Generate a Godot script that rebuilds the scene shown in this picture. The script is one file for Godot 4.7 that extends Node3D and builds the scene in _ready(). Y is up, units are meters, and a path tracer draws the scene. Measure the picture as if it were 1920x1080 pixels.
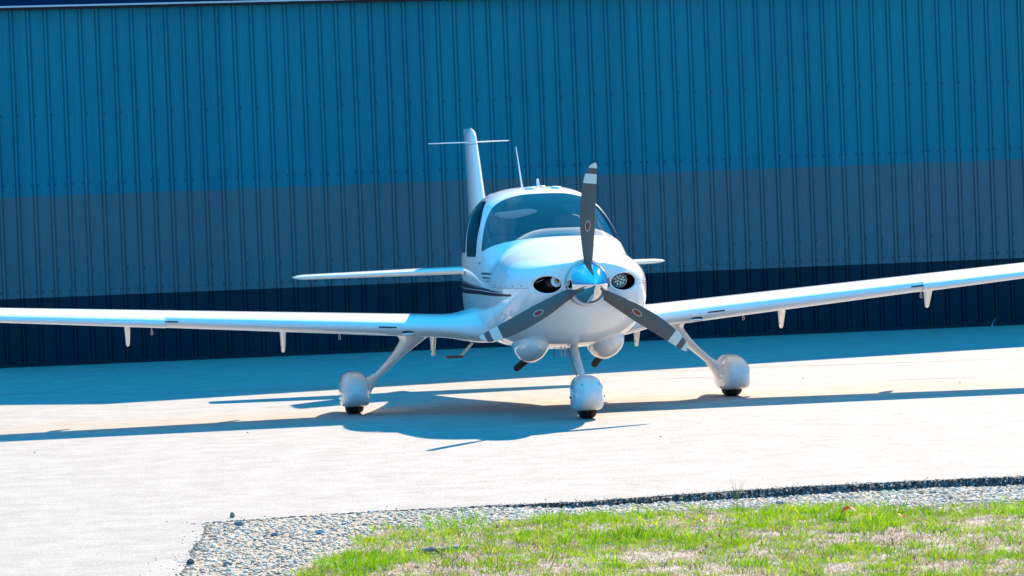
extends Node3D

# ---------------------------------------------------------------- globals
const CAM_H := 1.686
const PLANE_X := 0.259
const PLANE_D := 29.64
const PLANE_YAW := 0.1356
const TILT := 0.005
const WALL_D := 43.785
const WALL_YAW := 0.0862
const PITCH9 := 0.2286          # rib spacing of the cladding (9 inches)

# fuselage stations: z, half width, waist y, top y, bottom y, upper exponent, lower exponent
var ST := [
	[-5.0, .03, 1.22, 1.29, 1.14, 2.0, 2.0],
	[-4.5, .085, 1.21, 1.345, 1.075, 2.0, 2.0],
	[-3.8, .15, 1.18, 1.42, .99, 2.0, 2.0],
	[-3.0, .24, 1.14, 1.535, .88, 2.2, 2.1],
	[-2.3, .35, 1.11, 1.665, .765, 2.4, 2.2],
	[-1.7, .46, 1.08, 1.80, .67, 2.7, 2.4],
	[-1.2, .555, 1.06, 1.91, .60, 3.0, 2.6],
	[-.80, .622, 1.05, 1.975, .56, 3.1, 2.7],
	[-.45, .655, 1.05, 2.003, .545, 3.15, 2.8],
	[-.10, .675, 1.05, 2.005, .54, 3.15, 2.8],
	[.20, .685, 1.05, 1.983, .54, 3.1, 2.8],
	[.42, .688, 1.05, 1.943, .54, 3.0, 2.8],
	[.60, .688, 1.05, 1.890, .54, 2.9, 2.8],
	[.85, .686, 1.05, 1.790, .545, 2.7, 2.8],
	[1.10, .680, 1.05, 1.668, .550, 2.55, 2.8],
	[1.28, .674, 1.05, 1.570, .558, 2.5, 2.8],
	[1.36, .671, 1.05, 1.532, .562, 2.5, 2.8],
	[1.42, .668, 1.05, 1.518, .566, 2.5, 2.8],
	[1.65, .655, 1.06, 1.485, .580, 2.6, 2.7],
	[1.95, .632, 1.08, 1.445, .607, 2.6, 2.6],
	[2.20, .600, 1.10, 1.412, .648, 2.6, 2.5],
	[2.40, .555, 1.12, 1.385, .705, 2.6, 2.4],
	[2.56, .490, 1.135, 1.362, .785, 2.5, 2.3],
	[2.66, .41, 1.145, 1.348, .858, 2.3, 2.2],
	[2.715, .30, 1.148, 1.340, .915, 2.1, 2.1],
	[2.735, .185, 1.148, 1.335, .962, 2.0, 2.0]]
var TAN := []
var M := {}
var taken := {}
var rng := RandomNumberGenerator.new()

# ---------------------------------------------------------------- naming helpers
func tag(o: Node, label: String, category := "", group := "", kind := "") -> Node:
	if label != "": o.set_meta("label", label)
	if category != "": o.set_meta("category", category)
	if group != "": o.set_meta("group", group)
	if kind != "": o.set_meta("kind", kind)
	return o

func numbered(parent: Node, called: String) -> String:
	var key := str(parent.get_instance_id()) + called
	if not taken.has(key):
		taken[key] = 0
		return called
	taken[key] += 1
	return "%s_%03d" % [called, taken[key]]

func base(called: String, at := Vector3.ZERO) -> Node3D:
	var o := Node3D.new()
	o.name = numbered(self, called)
	o.position = at
	add_child(o, true)
	return o

func put(mesh: Mesh, called: String, mat: Material, parent: Node = self) -> MeshInstance3D:
	var o := MeshInstance3D.new()
	o.mesh = mesh
	o.name = numbered(parent, called)
	if mat: o.material_override = mat
	o.cast_shadow = GeometryInstance3D.SHADOW_CASTING_SETTING_ON
	parent.add_child(o, true)
	return o

func lin(r: float, g: float, b: float) -> Color:
	return Color(r, g, b).linear_to_srgb()

func mat(c: Color, rough := 0.6, metal := 0.0) -> StandardMaterial3D:
	var m := StandardMaterial3D.new()
	m.albedo_color = c
	m.roughness = rough
	m.metallic = metal
	return m

# ---------------------------------------------------------------- mesh helpers
func stool() -> SurfaceTool:
	var st := SurfaceTool.new()
	st.begin(Mesh.PRIMITIVE_TRIANGLES)
	return st

func done(st: SurfaceTool) -> ArrayMesh:
	st.generate_normals()
	return st.commit()

func tri(st: SurfaceTool, a: Vector3, b: Vector3, c: Vector3) -> void:
	st.add_vertex(a); st.add_vertex(b); st.add_vertex(c)

func quad(st: SurfaceTool, a: Vector3, b: Vector3, c: Vector3, d: Vector3) -> void:
	tri(st, a, b, c); tri(st, a, c, d)

func box(st: SurfaceTool, lo: Vector3, hi: Vector3) -> void:
	st.set_smooth_group(-1)
	var p := []
	for k in 8:
		p.append(Vector3(hi.x if k & 1 else lo.x, hi.y if k & 2 else lo.y, hi.z if k & 4 else lo.z))
	for f in [[4, 6, 7, 5], [1, 3, 2, 0], [5, 7, 3, 1], [0, 2, 6, 4], [6, 2, 3, 7], [0, 4, 5, 1]]:
		quad(st, p[f[0]], p[f[1]], p[f[2]], p[f[3]])

func boxm(lo: Vector3, hi: Vector3) -> ArrayMesh:
	var st := stool()
	box(st, lo, hi)
	return done(st)

# rings of equal length, joined; smooth along; caps flat
func loft(st: SurfaceTool, rings: Array, closed := true, cap0 := true, cap1 := true, group := 1) -> void:
	st.set_smooth_group(group)
	for i in rings.size() - 1:
		var a = rings[i]
		var b = rings[i + 1]
		var n: int = a.size()
		for j in (n if closed else n - 1):
			var k := (j + 1) % n
			quad(st, a[j], b[j], b[k], a[k])
	st.set_smooth_group(-1)
	for e in 2:
		if (e == 0 and not cap0) or (e == 1 and not cap1): continue
		var r = rings[0] if e == 0 else rings[rings.size() - 1]
		var c := Vector3.ZERO
		for p in r: c += p
		c /= r.size()
		for j in r.size():
			var k = (j + 1) % r.size()
			if e == 0: tri(st, c, r[j], r[k])
			else: tri(st, c, r[k], r[j])

func ell(c: Vector3, u: Vector3, v: Vector3, n := 20, ex := 2.0) -> PackedVector3Array:
	var r := PackedVector3Array()
	for k in n:
		var a := TAU * k / n
		var cc := cos(a)
		var ss := sin(a)
		var q := pow(pow(abs(cc), ex) + pow(abs(ss), ex), -1.0 / ex)
		r.append(c + u * cc * q + v * ss * q)
	return r

func tube(st: SurfaceTool, pts: Array, radii: Array, n := 12) -> void:
	var rings := []
	for i in pts.size():
		var d: Vector3 = (pts[min(i + 1, pts.size() - 1)] - pts[max(i - 1, 0)]).normalized()
		var u := d.cross(Vector3(0.13, 0.31, 0.94) if abs(d.z) < 0.9 else Vector3.UP).normalized()
		var v := d.cross(u)
		rings.append(ell(pts[i], u * radii[i], v * radii[i], n))
	loft(st, rings)

func tubem(pts: Array, radii: Array, n := 12) -> ArrayMesh:
	var st := stool()
	tube(st, pts, radii, n)
	return done(st)

# profile of [radius, along] turned about the axis given by two unit vectors
func lathe(profile: Array, c: Vector3, axis: Vector3, n := 32, cap := true) -> ArrayMesh:
	var u := axis.cross(Vector3(0, 0, 1) if abs(axis.z) < 0.9 else Vector3.UP).normalized()
	var v := axis.cross(u)
	var rings := []
	for p in profile:
		rings.append(ell(c + axis * p[1], u * max(p[0], 0.0005), v * max(p[0], 0.0005), n))
	var st := stool()
	loft(st, rings, true, cap, cap)
	return done(st)

# ---------------------------------------------------------------- fuselage surface
func prepare_stations() -> void:
	for i in ST.size():
		var row := [0.0]
		for c in range(1, 7):
			var m := 0.0
			if i > 0 and i < ST.size() - 1:
				var h0: float = ST[i][0] - ST[i - 1][0]
				var h1: float = ST[i + 1][0] - ST[i][0]
				var d0: float = (ST[i][c] - ST[i - 1][c]) / h0
				var d1: float = (ST[i + 1][c] - ST[i][c]) / h1
				if d0 * d1 > 0.0:
					var w0 := 2.0 * h1 + h0
					var w1 := h1 + 2.0 * h0
					m = (w0 + w1) / (w0 / d0 + w1 / d1)
			elif i == 0: m = (ST[1][c] - ST[0][c]) / (ST[1][0] - ST[0][0])
			else: m = (ST[i][c] - ST[i - 1][c]) / (ST[i][0] - ST[i - 1][0])
			row.append(m)
		TAN.append(row)

func sec(z: float) -> PackedFloat64Array:
	z = clampf(z, -5.0, 2.735)
	var i := 0
	while i < ST.size() - 2 and z > ST[i + 1][0]: i += 1
	var h: float = ST[i + 1][0] - ST[i][0]
	var t: float = (z - ST[i][0]) / h
	var t2 := t * t
	var t3 := t2 * t
	var r := PackedFloat64Array([0, 0, 0, 0, 0, 0])
	for c in 6:
		r[c] = (2 * t3 - 3 * t2 + 1) * ST[i][c + 1] + (t3 - 2 * t2 + t) * h * TAN[i][c + 1] + (3 * t2 - 2 * t3) * ST[i + 1][c + 1] + (t3 - t2) * h * TAN[i + 1][c + 1]
	return r

func fus(s: PackedFloat64Array, z: float, phi: float, inset := 0.0) -> Vector3:
	var c := cos(phi)
	var sn := sin(phi)
	var e := s[4] if sn >= 0 else s[5]
	var h := (s[2] - s[1] if sn >= 0 else s[1] - s[3]) - inset
	var q := pow(pow(abs(c), e) + pow(abs(sn), e), -1.0 / e)
	return Vector3((s[0] - inset) * c * q, s[1] + h * sn * q, z)

func fimp(p: Vector3) -> float:
	var s := sec(p.z)
	var up := p.y >= s[1]
	var e := s[4] if up else s[5]
	var h := s[2] - s[1] if up else s[1] - s[3]
	return pow(pow(abs(p.x) / s[0], e) + pow(abs(p.y - s[1]) / h, e), 1.0 / e) - 1.0

func fnormal(p: Vector3) -> Vector3:
	var e := 0.0015
	return Vector3(fimp(p + Vector3(e, 0, 0)) - fimp(p - Vector3(e, 0, 0)), fimp(p + Vector3(0, e, 0)) - fimp(p - Vector3(0, e, 0)), fimp(p + Vector3(0, 0, e)) - fimp(p - Vector3(0, 0, e))).normalized()

# half width of the hull at height y
func hull_x(z: float, y: float) -> float:
	var s := sec(z)
	var up := y >= s[1]
	var e := s[4] if up else s[5]
	var h := s[2] - s[1] if up else s[1] - s[3]
	return s[0] * pow(max(0.0, 1.0 - pow(min(1.0, abs(y - s[1]) / h), e)), 1.0 / e)

func hull_top(z: float, x: float) -> float:
	var s := sec(z)
	return s[1] + (s[2] - s[1]) * pow(max(0.0, 1.0 - pow(min(1.0, abs(x) / s[0]), s[4])), 1.0 / s[4])

func smax(a: float, b: float, k: float) -> float:
	var h := clampf(0.5 + 0.5 * (a - b) / k, 0.0, 1.0)
	return lerpf(b, a, h) + k * h * (1.0 - h)

# openings in the hull, negative inside
func f_windshield(p: Vector3) -> float:
	var f1 := -((p.z - .485) * .687 + (p.y - 1.82) * .727)
	var f2 := .452 - p.z
	var f3 := 1.44 + (p.z - .887) * .25 - p.y
	return smax(smax(f1, f2, .05), f3, .03)

func f_door_window(p: Vector3) -> float:
	if abs(p.x) < .25: return 1.0
	var a := (p.z - .69) * .8 + (p.y - 1.415) * .6
	var b := (p.z - .427) * .425 + (p.y - 1.734) * .905
	var c := 1.395 - p.y
	var d := (p.z - .09) * -.754 + (p.y - 1.40) * -.657
	return smax(smax(smax(smax(a, b, .06), p.y - 1.888, .04), c, .05), d, .05)

func f_rear_window(p: Vector3) -> float:
	if abs(p.x) < .25: return 1.0
	var a := (p.z + .02) * .754 + (p.y - 1.40) * .657
	var c := 1.43 - p.y
	var d := -1.02 - p.z - (p.y - 1.45) * .15
	return smax(smax(smax(a, c, .06), p.y - 1.84, .06), d, .08)

func f_inlet(p: Vector3) -> float:
	if p.z < 2.3: return 1.0
	var dx = (abs(p.x) - .320) / .130
	var dy := (p.y - 1.153) / .090
	return (sqrt(dx * dx + dy * dy) - 1.0) * .090

func f_seal(p: Vector3) -> float:
	return min(min(f_windshield(p), f_door_window(p)), f_rear_window(p)) - .007

func emit(st: SurfaceTool, t: Array) -> void:
	for v in t:
		st.set_normal(v[1])
		st.add_vertex(v[0])

func split(t: Array, f: Callable, inside: Array, outside: Array) -> void:
	var d := [f.call(t[0][0]), f.call(t[1][0]), f.call(t[2][0])]
	if d[0] <= 0 and d[1] <= 0 and d[2] <= 0:
		inside.append(t); return
	if d[0] > 0 and d[1] > 0 and d[2] > 0:
		outside.append(t); return
	var pin := []
	var pout := []
	for i in 3:
		var j := (i + 1) % 3
		if d[i] <= 0: pin.append(t[i])
		else: pout.append(t[i])
		if (d[i] <= 0) != (d[j] <= 0):
			var w: float = d[i] / (d[i] - d[j])
			var v := [t[i][0].lerp(t[j][0], w), t[i][1].lerp(t[j][1], w).normalized()]
			pin.append(v); pout.append(v)
	for k in range(1, pin.size() - 1): inside.append([pin[0], pin[k], pin[k + 1]])
	for k in range(1, pout.size() - 1): outside.append([pout[0], pout[k], pout[k + 1]])

func hull_grid(z0: float, z1: float, step: float, nphi: int, inset := 0.0) -> Array:
	var zs := []
	for i in ST.size() - 1:
		var a: float = ST[i][0]
		var b: float = ST[i + 1][0]
		if b <= z0 or a >= z1: continue
		a = max(a, z0); b = min(b, z1)
		var n: int = max(4, int(ceil((b - a) / step)))
		if a < -1.4: n = max(3, int((b - a) / .12))
		for k in n: zs.append(lerpf(a, b, float(k) / n))
	zs.append(z1)
	var rows := []
	for z in zs:
		var s := sec(z)
		var row := []
		for k in nphi:
			var p := fus(s, z, TAU * k / nphi, inset)
			var nn := fnormal(p)
			if inset > 0: nn = -nn
			row.append([p, nn])
		rows.append(row)
	return rows

func build_hull(root: Node3D) -> void:
	var shell := stool()
	var cowl := stool()
	var ws := stool()
	var dwl := stool()
	var dwr := stool()
	var rw := stool()
	var seal := stool()
	var rows := hull_grid(-5.0, 2.735, .03, 152)
	for i in rows.size() - 1:
		var n: int = rows[i].size()
		var z: float = rows[i][0][0].z
		var z2: float = rows[i + 1][0][0].z
		var busy: bool = (z2 > -1.3 and z < 1.5) or z2 > 2.3
		for j in n:
			var k := (j + 1) % n
			var a = rows[i][j]
			var b = rows[i + 1][j]
			var c = rows[i + 1][k]
			var d = rows[i][k]
			var body := cowl if z >= 1.649 else shell
			for t in [[a, b, c], [a, c, d]]:
				if not busy or (z < 2.0 and t[0][0].y < 1.3):
					emit(body, t); continue
				var left := [t]
				for f in [[f_windshield, ws], [f_door_window, null], [f_rear_window, rw], [f_seal, seal], [f_inlet, null]]:
					if z > 2.0 and f[0] != f_inlet: continue
					if z < 2.0 and f[0] == f_inlet: continue
					var rest := []
					for q in left:
						var ins := []
						split(q, f[0], ins, rest)
						for m in ins:
							if f[0] == f_door_window: emit(dwl if m[0][0].x < 0 else dwr, m)
							elif f[1] != null: emit(f[1], m)
					left = rest
				for q in left: emit(body, q)
	put(shell.commit(), "fuselage", M.paint, root)
	put(cowl.commit(), "cowling", M.paint, root)
	put(ws.commit(), "windshield", M.glass, root)
	put(dwl.commit(), "door_window", M.dark_glass, root)
	put(dwr.commit(), "door_window", M.dark_glass, root)
	put(rw.commit(), "rear_window", M.dark_glass, root)
	put(seal.commit(), "window_seal", M.seal, root)
	# cabin lining, a little inside the skin, with the same openings
	var liner := stool()
	rows = hull_grid(-1.35, 1.38, .05, 96, .018)
	for i in rows.size() - 1:
		var n: int = rows[i].size()
		for j in n:
			var k := (j + 1) % n
			var a = rows[i][j]
			var b = rows[i + 1][j]
			var c = rows[i + 1][k]
			var d = rows[i][k]
			for t in [[a, c, b], [a, d, c]]:
				var left := [t]
				for f in [f_windshield, f_door_window, f_rear_window]:
					var rest := []
					for q in left:
						var ins := []
						split(q, f, ins, rest)
					left = rest
				for q in left: emit(liner, q)
	put(liner.commit(), "cabin_lining", M.lining, root)
	for z in [1.375, -1.345]:
		var bulk := stool()
		var ring := []
		var s := sec(z)
		for k in 48: ring.append(fus(s, z, TAU * k / 48, .012))
		bulk.set_smooth_group(-1)
		for k in 48: tri(bulk, Vector3(0, 1.05, z), ring[k], ring[(k + 1) % 48])
		put(done(bulk), "bulkhead", M.lining, root)

# ribbon that lies on the hull's side (side = -1 image left, 1 right)
func side_ribbon(st: SurfaceTool, side: float, zs: Array, tops: Array, bots: Array, out := .0025) -> void:
	st.set_smooth_group(1)
	for i in zs.size() - 1:
		var q := []
		for e in [[i, tops[i]], [i + 1, tops[i + 1]], [i + 1, bots[i + 1]], [i, bots[i]]]:
			var z: float = zs[e[0]]
			var x := hull_x(z, e[1])
			var p := Vector3(x * side, e[1], z)
			q.append(p + fnormal(p) * out)
		quad(st, q[0], q[1], q[2], q[3])

func lut(pairs: Array, t: float) -> float:
	for i in pairs.size() - 1:
		if t <= pairs[i + 1][0]:
			var w: float = clampf((t - pairs[i][0]) / (pairs[i + 1][0] - pairs[i][0]), 0, 1)
			return lerpf(pairs[i][1], pairs[i + 1][1], w)
	return pairs[pairs.size() - 1][1]

func stripes(root: Node3D) -> void:
	for side in [-1.0, 1.0]:
		for spec in [
			[[[-5, 1.245], [-2.0, 1.215], [-.3, 1.172], [.5, 1.146], [1.3, 1.118], [1.55, 1.110]], [[-5, 1.238], [-2.0, 1.207], [-.3, 1.165], [.5, 1.139], [1.3, 1.112], [1.55, 1.107]], -4.8, 1.55],
			[[[-5, 1.23], [-2.0, 1.198], [-.3, 1.157], [.5, 1.132], [.985, 1.118], [1.78, 1.101], [2.05, 1.095]], [[-5, 1.17], [-2.0, 1.13], [-.3, 1.103], [.5, 1.104], [.985, 1.104], [1.78, 1.090], [2.05, 1.091]], -4.8, 2.05],
			[[[-5, 1.16], [-2.0, 1.12], [-.3, 1.095], [.5, 1.096], [.985, 1.094], [1.78, 1.083], [2.3, 1.078]], [[-5, 1.12], [-2.0, 1.075], [-.3, 1.054], [.5, 1.058], [.985, 1.062], [1.78, 1.057], [2.3, 1.060]], -4.8, 2.3]]:
			var zs := []
			var tt := []
			var bb := []
			var n := 70
			for k in n + 1:
				var z := lerpf(spec[2], spec[3], float(k) / n)
				zs.append(z); tt.append(lut(spec[0], z)); bb.append(lut(spec[1], z))
			var st := stool()
			side_ribbon(st, side, zs, tt, bb)
			put(done(st), "stripe", M.navy, root)

# thin line that follows the hull through points given as (z, phi)
func hull_line(st: SurfaceTool, pts: Array, w: float, out := .002) -> void:
	st.set_smooth_group(1)
	var prev := []
	for i in pts.size():
		var p: Vector3 = pts[i]
		var q: Vector3 = pts[min(i + 1, pts.size() - 1)]
		var o: Vector3 = pts[max(i - 1, 0)]
		var n := fnormal(p)
		var s := n.cross((q - o).normalized()) * w * .5
		var cur := [p + n * out + s, p + n * out - s]
		if i > 0: quad(st, prev[0], cur[0], cur[1], prev[1])
		prev = cur

# ---------------------------------------------------------------- wings
func naca(u: float, t: float, m: float, upper: bool) -> float:
	var yt := 5.0 * t * (.2969 * sqrt(u) - .126 * u - .3516 * u * u + .2843 * u * u * u - .1036 * u * u * u * u)
	var pc := .4
	var yc := m / (pc * pc) * (2 * pc * u - u * u) if u < pc else m / ((1 - pc) * (1 - pc)) * (1 - 2 * pc + 2 * pc * u - u * u)
	return yc + (yt if upper else -yt)

# one section of the wing between chord fractions u0..u1, as a closed ring
func wing_ring(x: float, side: float, u0: float, u1: float, cuff: bool, n := 22, grow := 0.0) -> PackedVector3Array:
	var w := clampf((x - .8) / (5.75 - .8), 0.0, 1.0)
	var c := lerpf(1.42, .80, w)
	var zle := lerpf(.80, .47, w)
	var y0 := .738 + maxf(x - .8, 0.0) * .0745
	var t := lerpf(.152, .135, w)
	var m := .024
	var k := 1.0 - smoothstep(.60, 1.05, x)
	var ang := lerpf(.030, -.004, w)
	var ex := .035 if cuff else 0.0
	var r := PackedVector3Array()
	var us := []
	for i in n + 1: us.append(lerpf(u0, u1, 1.0 - cos(PI * .5 * i / n)))
	var list := []
	for i in range(n, -1, -1): list.append([us[i], true])
	for i in range(1 if u0 == 0.0 else 0, n + 1): list.append([us[i], false])
	for e in list:
		var u: float = e[0]
		var yy: float = naca(u, t, m, e[1]) * c
		var zz := zle - u * c
		var nose := pow(max(0.0, 1.0 - u / .3), 2.0)
		zz += nose * ex
		yy -= nose * ex * .45
		zz += nose * .16 * k * k
		yy += (.13 * k * k * sqrt(u) * (1.0 - u * .5)) if e[1] else (-.05 * k * k)
		if grow != 0.0: yy += grow if e[1] else -grow
		var dz := zz - (zle - .25 * c)
		var q := Vector3(x * side, y0 + yy + dz * sin(ang) , zle - .25 * c + dz * cos(ang))
		r.append(q)
	if side < 0: r.reverse()
	return r

func wing_mesh(side: float, xs: Array, u0: float, u1: float, cuff := false) -> ArrayMesh:
	var st := stool()
	var rings := []
	for x in xs: rings.append(wing_ring(x, side, u0, u1, cuff))
	loft(st, rings, true, true, true)
	return done(st)

func span(a: float, b: float, n: int) -> Array:
	var r := []
	for i in n + 1: r.append(lerpf(a, b, float(i) / n))
	return r

func wing_edge(x: float, u: float, upper: bool, side: float) -> Vector3:
	var r := wing_ring(x, 1.0, u, u + .02, false, 2)
	var p := r[r.size() - 1] if not upper else r[0]
	# first of the lower list is u itself; the last of the upper list is u as well
	p = r[3] if not upper else r[2]
	return Vector3(p.x * side, p.y, p.z)

func build_wing(root: Node3D, side: float) -> void:
	var xs := span(.52, 1.1, 10) + span(1.16, 3.45, 12)
	var w := put(wing_mesh(side, xs, 0.0, .755), "wing", M.paint, root)
	var outer := span(3.452, 5.5, 10)
	var st := stool()
	var rings := []
	for x in outer: rings.append(wing_ring(x, side, 0.0, .755, true))
	# rounded tip
	for q in [.06, .11, .15, .175]:
		var r := wing_ring(5.5 + q, side, 0.0, .755, true)
		var c := Vector3.ZERO
		for p in r: c += p
		c /= r.size()
		var sc := sqrt(max(0.05, 1.0 - pow(q / .18, 2.0)))
		for i in r.size(): r[i] = c + (r[i] - c) * Vector3(1, sc, lerpf(1.0, sc, .35))
		rings.append(r)
	loft(st, rings)
	put(done(st), "outer_wing", M.paint, w)
	put(wing_mesh(side, span(.52, .74, 4), .757, 1.0), "wing_root_trailing_edge", M.paint, w)
	put(wing_mesh(side, span(.746, 2.98, 8), .762, 1.0), "flap", M.paint, w)
	put(wing_mesh(side, span(2.99, 4.95, 8), .762, 1.0), "aileron", M.paint, w)
	put(wing_mesh(side, span(4.957, 5.62, 3), .757, 1.0), "wing_tip_trailing_edge", M.paint, w)
	# hinge fairings under the flap and aileron
	for x in [.96, 2.35, 3.77]:
		var y0 = .738 + (x - .8) * .0745
		var drop := .205 if x < 3 else .185
		var top = y0 - .015
		st = stool()
		rings = []
		for k in 7:
			var f := k / 6.0
			var h := lerpf(.031, .017, f)
			rings.append(ell(Vector3(x * side, top - drop * f - .04, -.40 - .06 * f), Vector3(h, 0, 0), Vector3(0, 0, lerpf(.16, .045, f)), 16))
		rings.append(ell(Vector3(x * side, top - drop - .05, -.46), Vector3(.012, 0, 0), Vector3(0, 0, .035), 16))
		rings.append(ell(Vector3(x * side, top - drop - .057, -.46), Vector3(.004, 0, 0), Vector3(0, 0, .02), 16))
		loft(st, rings)
		put(done(st), "hinge_fairing", M.paint, w)
		if x < 3:
			put(tubem([Vector3((x - .022) * side, top - drop - .01, -.425), Vector3((x + .022) * side, top - drop - .01, -.425)], [.006, .006], 8), "hinge_bolt", M.dark_metal, w)
	# stall strips on the leading edge
	for e in [[1.41, 1.57], [3.335, 3.447]]:
		st = stool()
		rings = []
		for x in span(e[0], e[1], 3):
			var r := wing_ring(x, 1.0, 0.0, .755, false)
			var p := r[22]
			var f := 0.4 if (x == e[0]) else 1.0
			rings.append(PackedVector3Array([Vector3(x * side, p.y + .012, p.z - .004), Vector3(x * side, p.y + .004, p.z + .012 * f), Vector3(x * side, p.y - .004, p.z - .003)]))
		loft(st, rings)
		put(done(st), "stall_strip", M.navy_matt, w)
	# small air scoop in the leading edge
	st = stool()
	rings = []
	var pr := wing_ring(1.31, 1.0, 0.0, .755, false)[24]
	for k in 9:
		var f := lerpf(-1, 1, k / 8.0)
		var s := sqrt(max(.02, 1.0 - f * f))
		rings.append(ell(Vector3((1.31 + f * .055) * side, pr.y - .012 , pr.z - .006), Vector3(0, .016 * s, 0), Vector3(0, 0, .014 * s), 12))
	loft(st, rings)
	var duct := put(done(st), "air_scoop", M.black, w)
	st = stool()
	rings = []
	for k in 9:
		var f := lerpf(-1, 1, k / 8.0)
		var s := sqrt(max(.02, 1.0 - f * f))
		rings.append(ell(Vector3((1.31 + f * .062) * side, pr.y - .026, pr.z - .014), Vector3(0, .016 * s, 0), Vector3(0, 0, .026 * s), 12))
	loft(st, rings)
	put(done(st), "scoop_lip", M.paint, w)
	# tie-down ring and drain under the wing
	for x in [1.87, 3.56]:
		var y = .738 + (x - .8) * .0745 - .085
		var ring := []
		for k in 13:
			var a := TAU * k / 12
			ring.append(Vector3(x * side + .009 * cos(a), y - .026 + .016 * sin(a), .12))
		var rr := []
		rr.resize(13); rr.fill(.0035)
		st = stool()
		tube(st, ring, rr, 6)
		tube(st, [Vector3(x * side, y + .03, .12), Vector3(x * side, y - .012, .12)], [.005, .005], 8)
		put(done(st), "tie_down_ring", M.steel, w)
	# fuel cap on top, flush panel
	put(lathe([[.055, -.006], [.055, .004], [.05, .006], [.0, .007]], Vector3(2.2 * side, .738 + 1.4 * .0745 + .098, .33), Vector3(-.06 * side, 1, -.02).normalized(), 24), "fuel_cap", M.steel, w)
	# navigation light at the tip
	put(lathe([[.0, .05], [.018, .04], [.025, .0], [.02, -.04], [.0, -.06]], Vector3(5.66 * side, .738 + 4.86 * .0745 + .01, .34), Vector3(side * .5, 0, .86).normalized(), 16), "position_light", M.red_glass if side < 0 else M.green_glass, w)

func build_tail(root: Node3D) -> void:
	# horizontal stabiliser and elevator on both sides
	for side in [-1.0, 1.0]:
		for piece in [["stabilizer", 0.0, .70], ["elevator", .715, 1.0]]:
			var st := stool()
			var rings := []
			for e in [[.06, 1.0], [.5, 1.0], [1.0, 1.0], [1.5, 1.0], [1.86, 1.0], [1.92, .82], [1.955, .55], [1.97, .2]]:
				var x: float = e[0]
				var w := x / 1.97
				var c := lerpf(.88, .52, w)
				var zle = lerpf(-3.92, -4.17, w) - (1.0 - e[1]) * .12
				c -= (1.0 - e[1]) * .2
				var r := PackedVector3Array()
				var n := 14
				var us := []
				for i in n + 1: us.append(lerpf(piece[1], piece[2], 1.0 - cos(PI * .5 * i / n)))
				for i in range(n, -1, -1): r.append(Vector3(x * side, 1.205 + naca(us[i], .105, 0, true) * c * e[1], zle - us[i] * c))
				for i in range(1 if piece[1] == 0.0 else 0, n + 1): r.append(Vector3(x * side, 1.205 + naca(us[i], .105, 0, false) * c * e[1], zle - us[i] * c))
				if side < 0: r.reverse()
				rings.append(r)
			loft(st, rings)
			put(done(st), piece[0], M.paint, root)
	# fin, tip cap, rudder
	for piece in [["fin", 0.0, .66, 1.3, 2.515], ["fin_tip", 0.0, 1.0, 2.523, 2.70], ["rudder", .675, 1.0, 1.2, 2.515]]:
		var st := stool()
		var rings := []
		var ys := span(piece[3], piece[4], 12)
		for y in ys:
			var w: float = (y - 1.3) / 1.4
			var zle := lerpf(-3.46, -4.34, w)
			if y < 1.75: zle += pow((1.75 - y) / .45, 2.0) * .35
			var zte := lerpf(-5.02, -5.16, w)
			var c := zle - zte
			var th := lerpf(.115, .10, clampf(w, 0, 1))
			var sc := 1.0
			if piece[0] == "fin_tip":
				var f := clampf((y - 2.60) / .10, 0, 1)
				sc = sqrt(max(.04, 1.0 - f * f))
				var cut := .30 * (1.0 - sc)
				zle -= cut
				c = zle - zte
			var r := PackedVector3Array()
			var n := 14
			var us := []
			for i in n + 1: us.append(lerpf(piece[1], piece[2], 1.0 - cos(PI * .5 * i / n)))
			for i in range(n, -1, -1): r.append(Vector3(naca(us[i], th, 0, true) * c * sc, y, zle - us[i] * c))
			for i in range(1 if piece[1] == 0.0 else 0, n + 1): r.append(Vector3(naca(us[i], th, 0, false) * c * sc, y, zle - us[i] * c))
			r.reverse()
			rings.append(r)
		loft(st, rings)
		put(done(st), piece[0], M.paint, root)
	# whisker aerials on both sides of the fin
	for side in [-1.0, 1.0]:
		var p0 := Vector3(.03 * side, 2.548, -4.56)
		var p1 := Vector3(.43 * side, 2.555, -4.78)
		put(tubem([p0, p0.lerp(p1, .6), p1], [.0075, .0065, .005], 8), "whisker_antenna", M.paint, root)

# ---------------------------------------------------------------- propeller
func blade_mesh(r0: float, r1: float, lift := 0.0, n := 16) -> ArrayMesh:
	var st := stool()
	var rings := []
	for i in n + 1:
		var r := lerpf(r0, r1, float(i) / n)
		rings.append(blade_ring(r, lift))
	loft(st, rings)
	return done(st)

func blade_ring(r: float, lift: float) -> PackedVector3Array:
	var le := lut([[.10, -.046], [.19, -.050], [.30, -.074], [.40, -.094], [.51, -.108], [.62, -.116], [.70, -.116], [.80, -.110], [.88, -.099], [.94, -.083], [.975, -.066], [.995, -.046], [1.010, -.022]], r)
	var te := lut([[.10, .034], [.19, .032], [.51, .030], [.70, .018], [.88, .009], [.95, .006], [.99, .002], [1.010, -.006]], r)
	var mid := (le + te) * .5
	var half := (te - le) * .5
	var pitch := lut([[.1, .95], [.3, .70], [.5, .50], [.75, .36], [1.01, .25]], r)
	var th := lut([[.1, .024], [.25, .019], [.5, .012], [.8, .007], [1.01, .0035]], r)
	var out := PackedVector3Array()
	for k in 20:
		var a := TAU * k / 20
		var xx := cos(a)
		var tt := sin(a) * pow(max(0.0, 1.0 - xx * xx * .55), .5) + .35 * (1.0 - xx * xx)
		var px := half * xx * (1.0 + lift * .12)
		var pz := (th + lift * .0012) * tt
		out.append(Vector3(mid + px + pz * sin(pitch) * .4, r, -px * tan(pitch) * .55 + pz * cos(pitch)))
	return out

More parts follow.
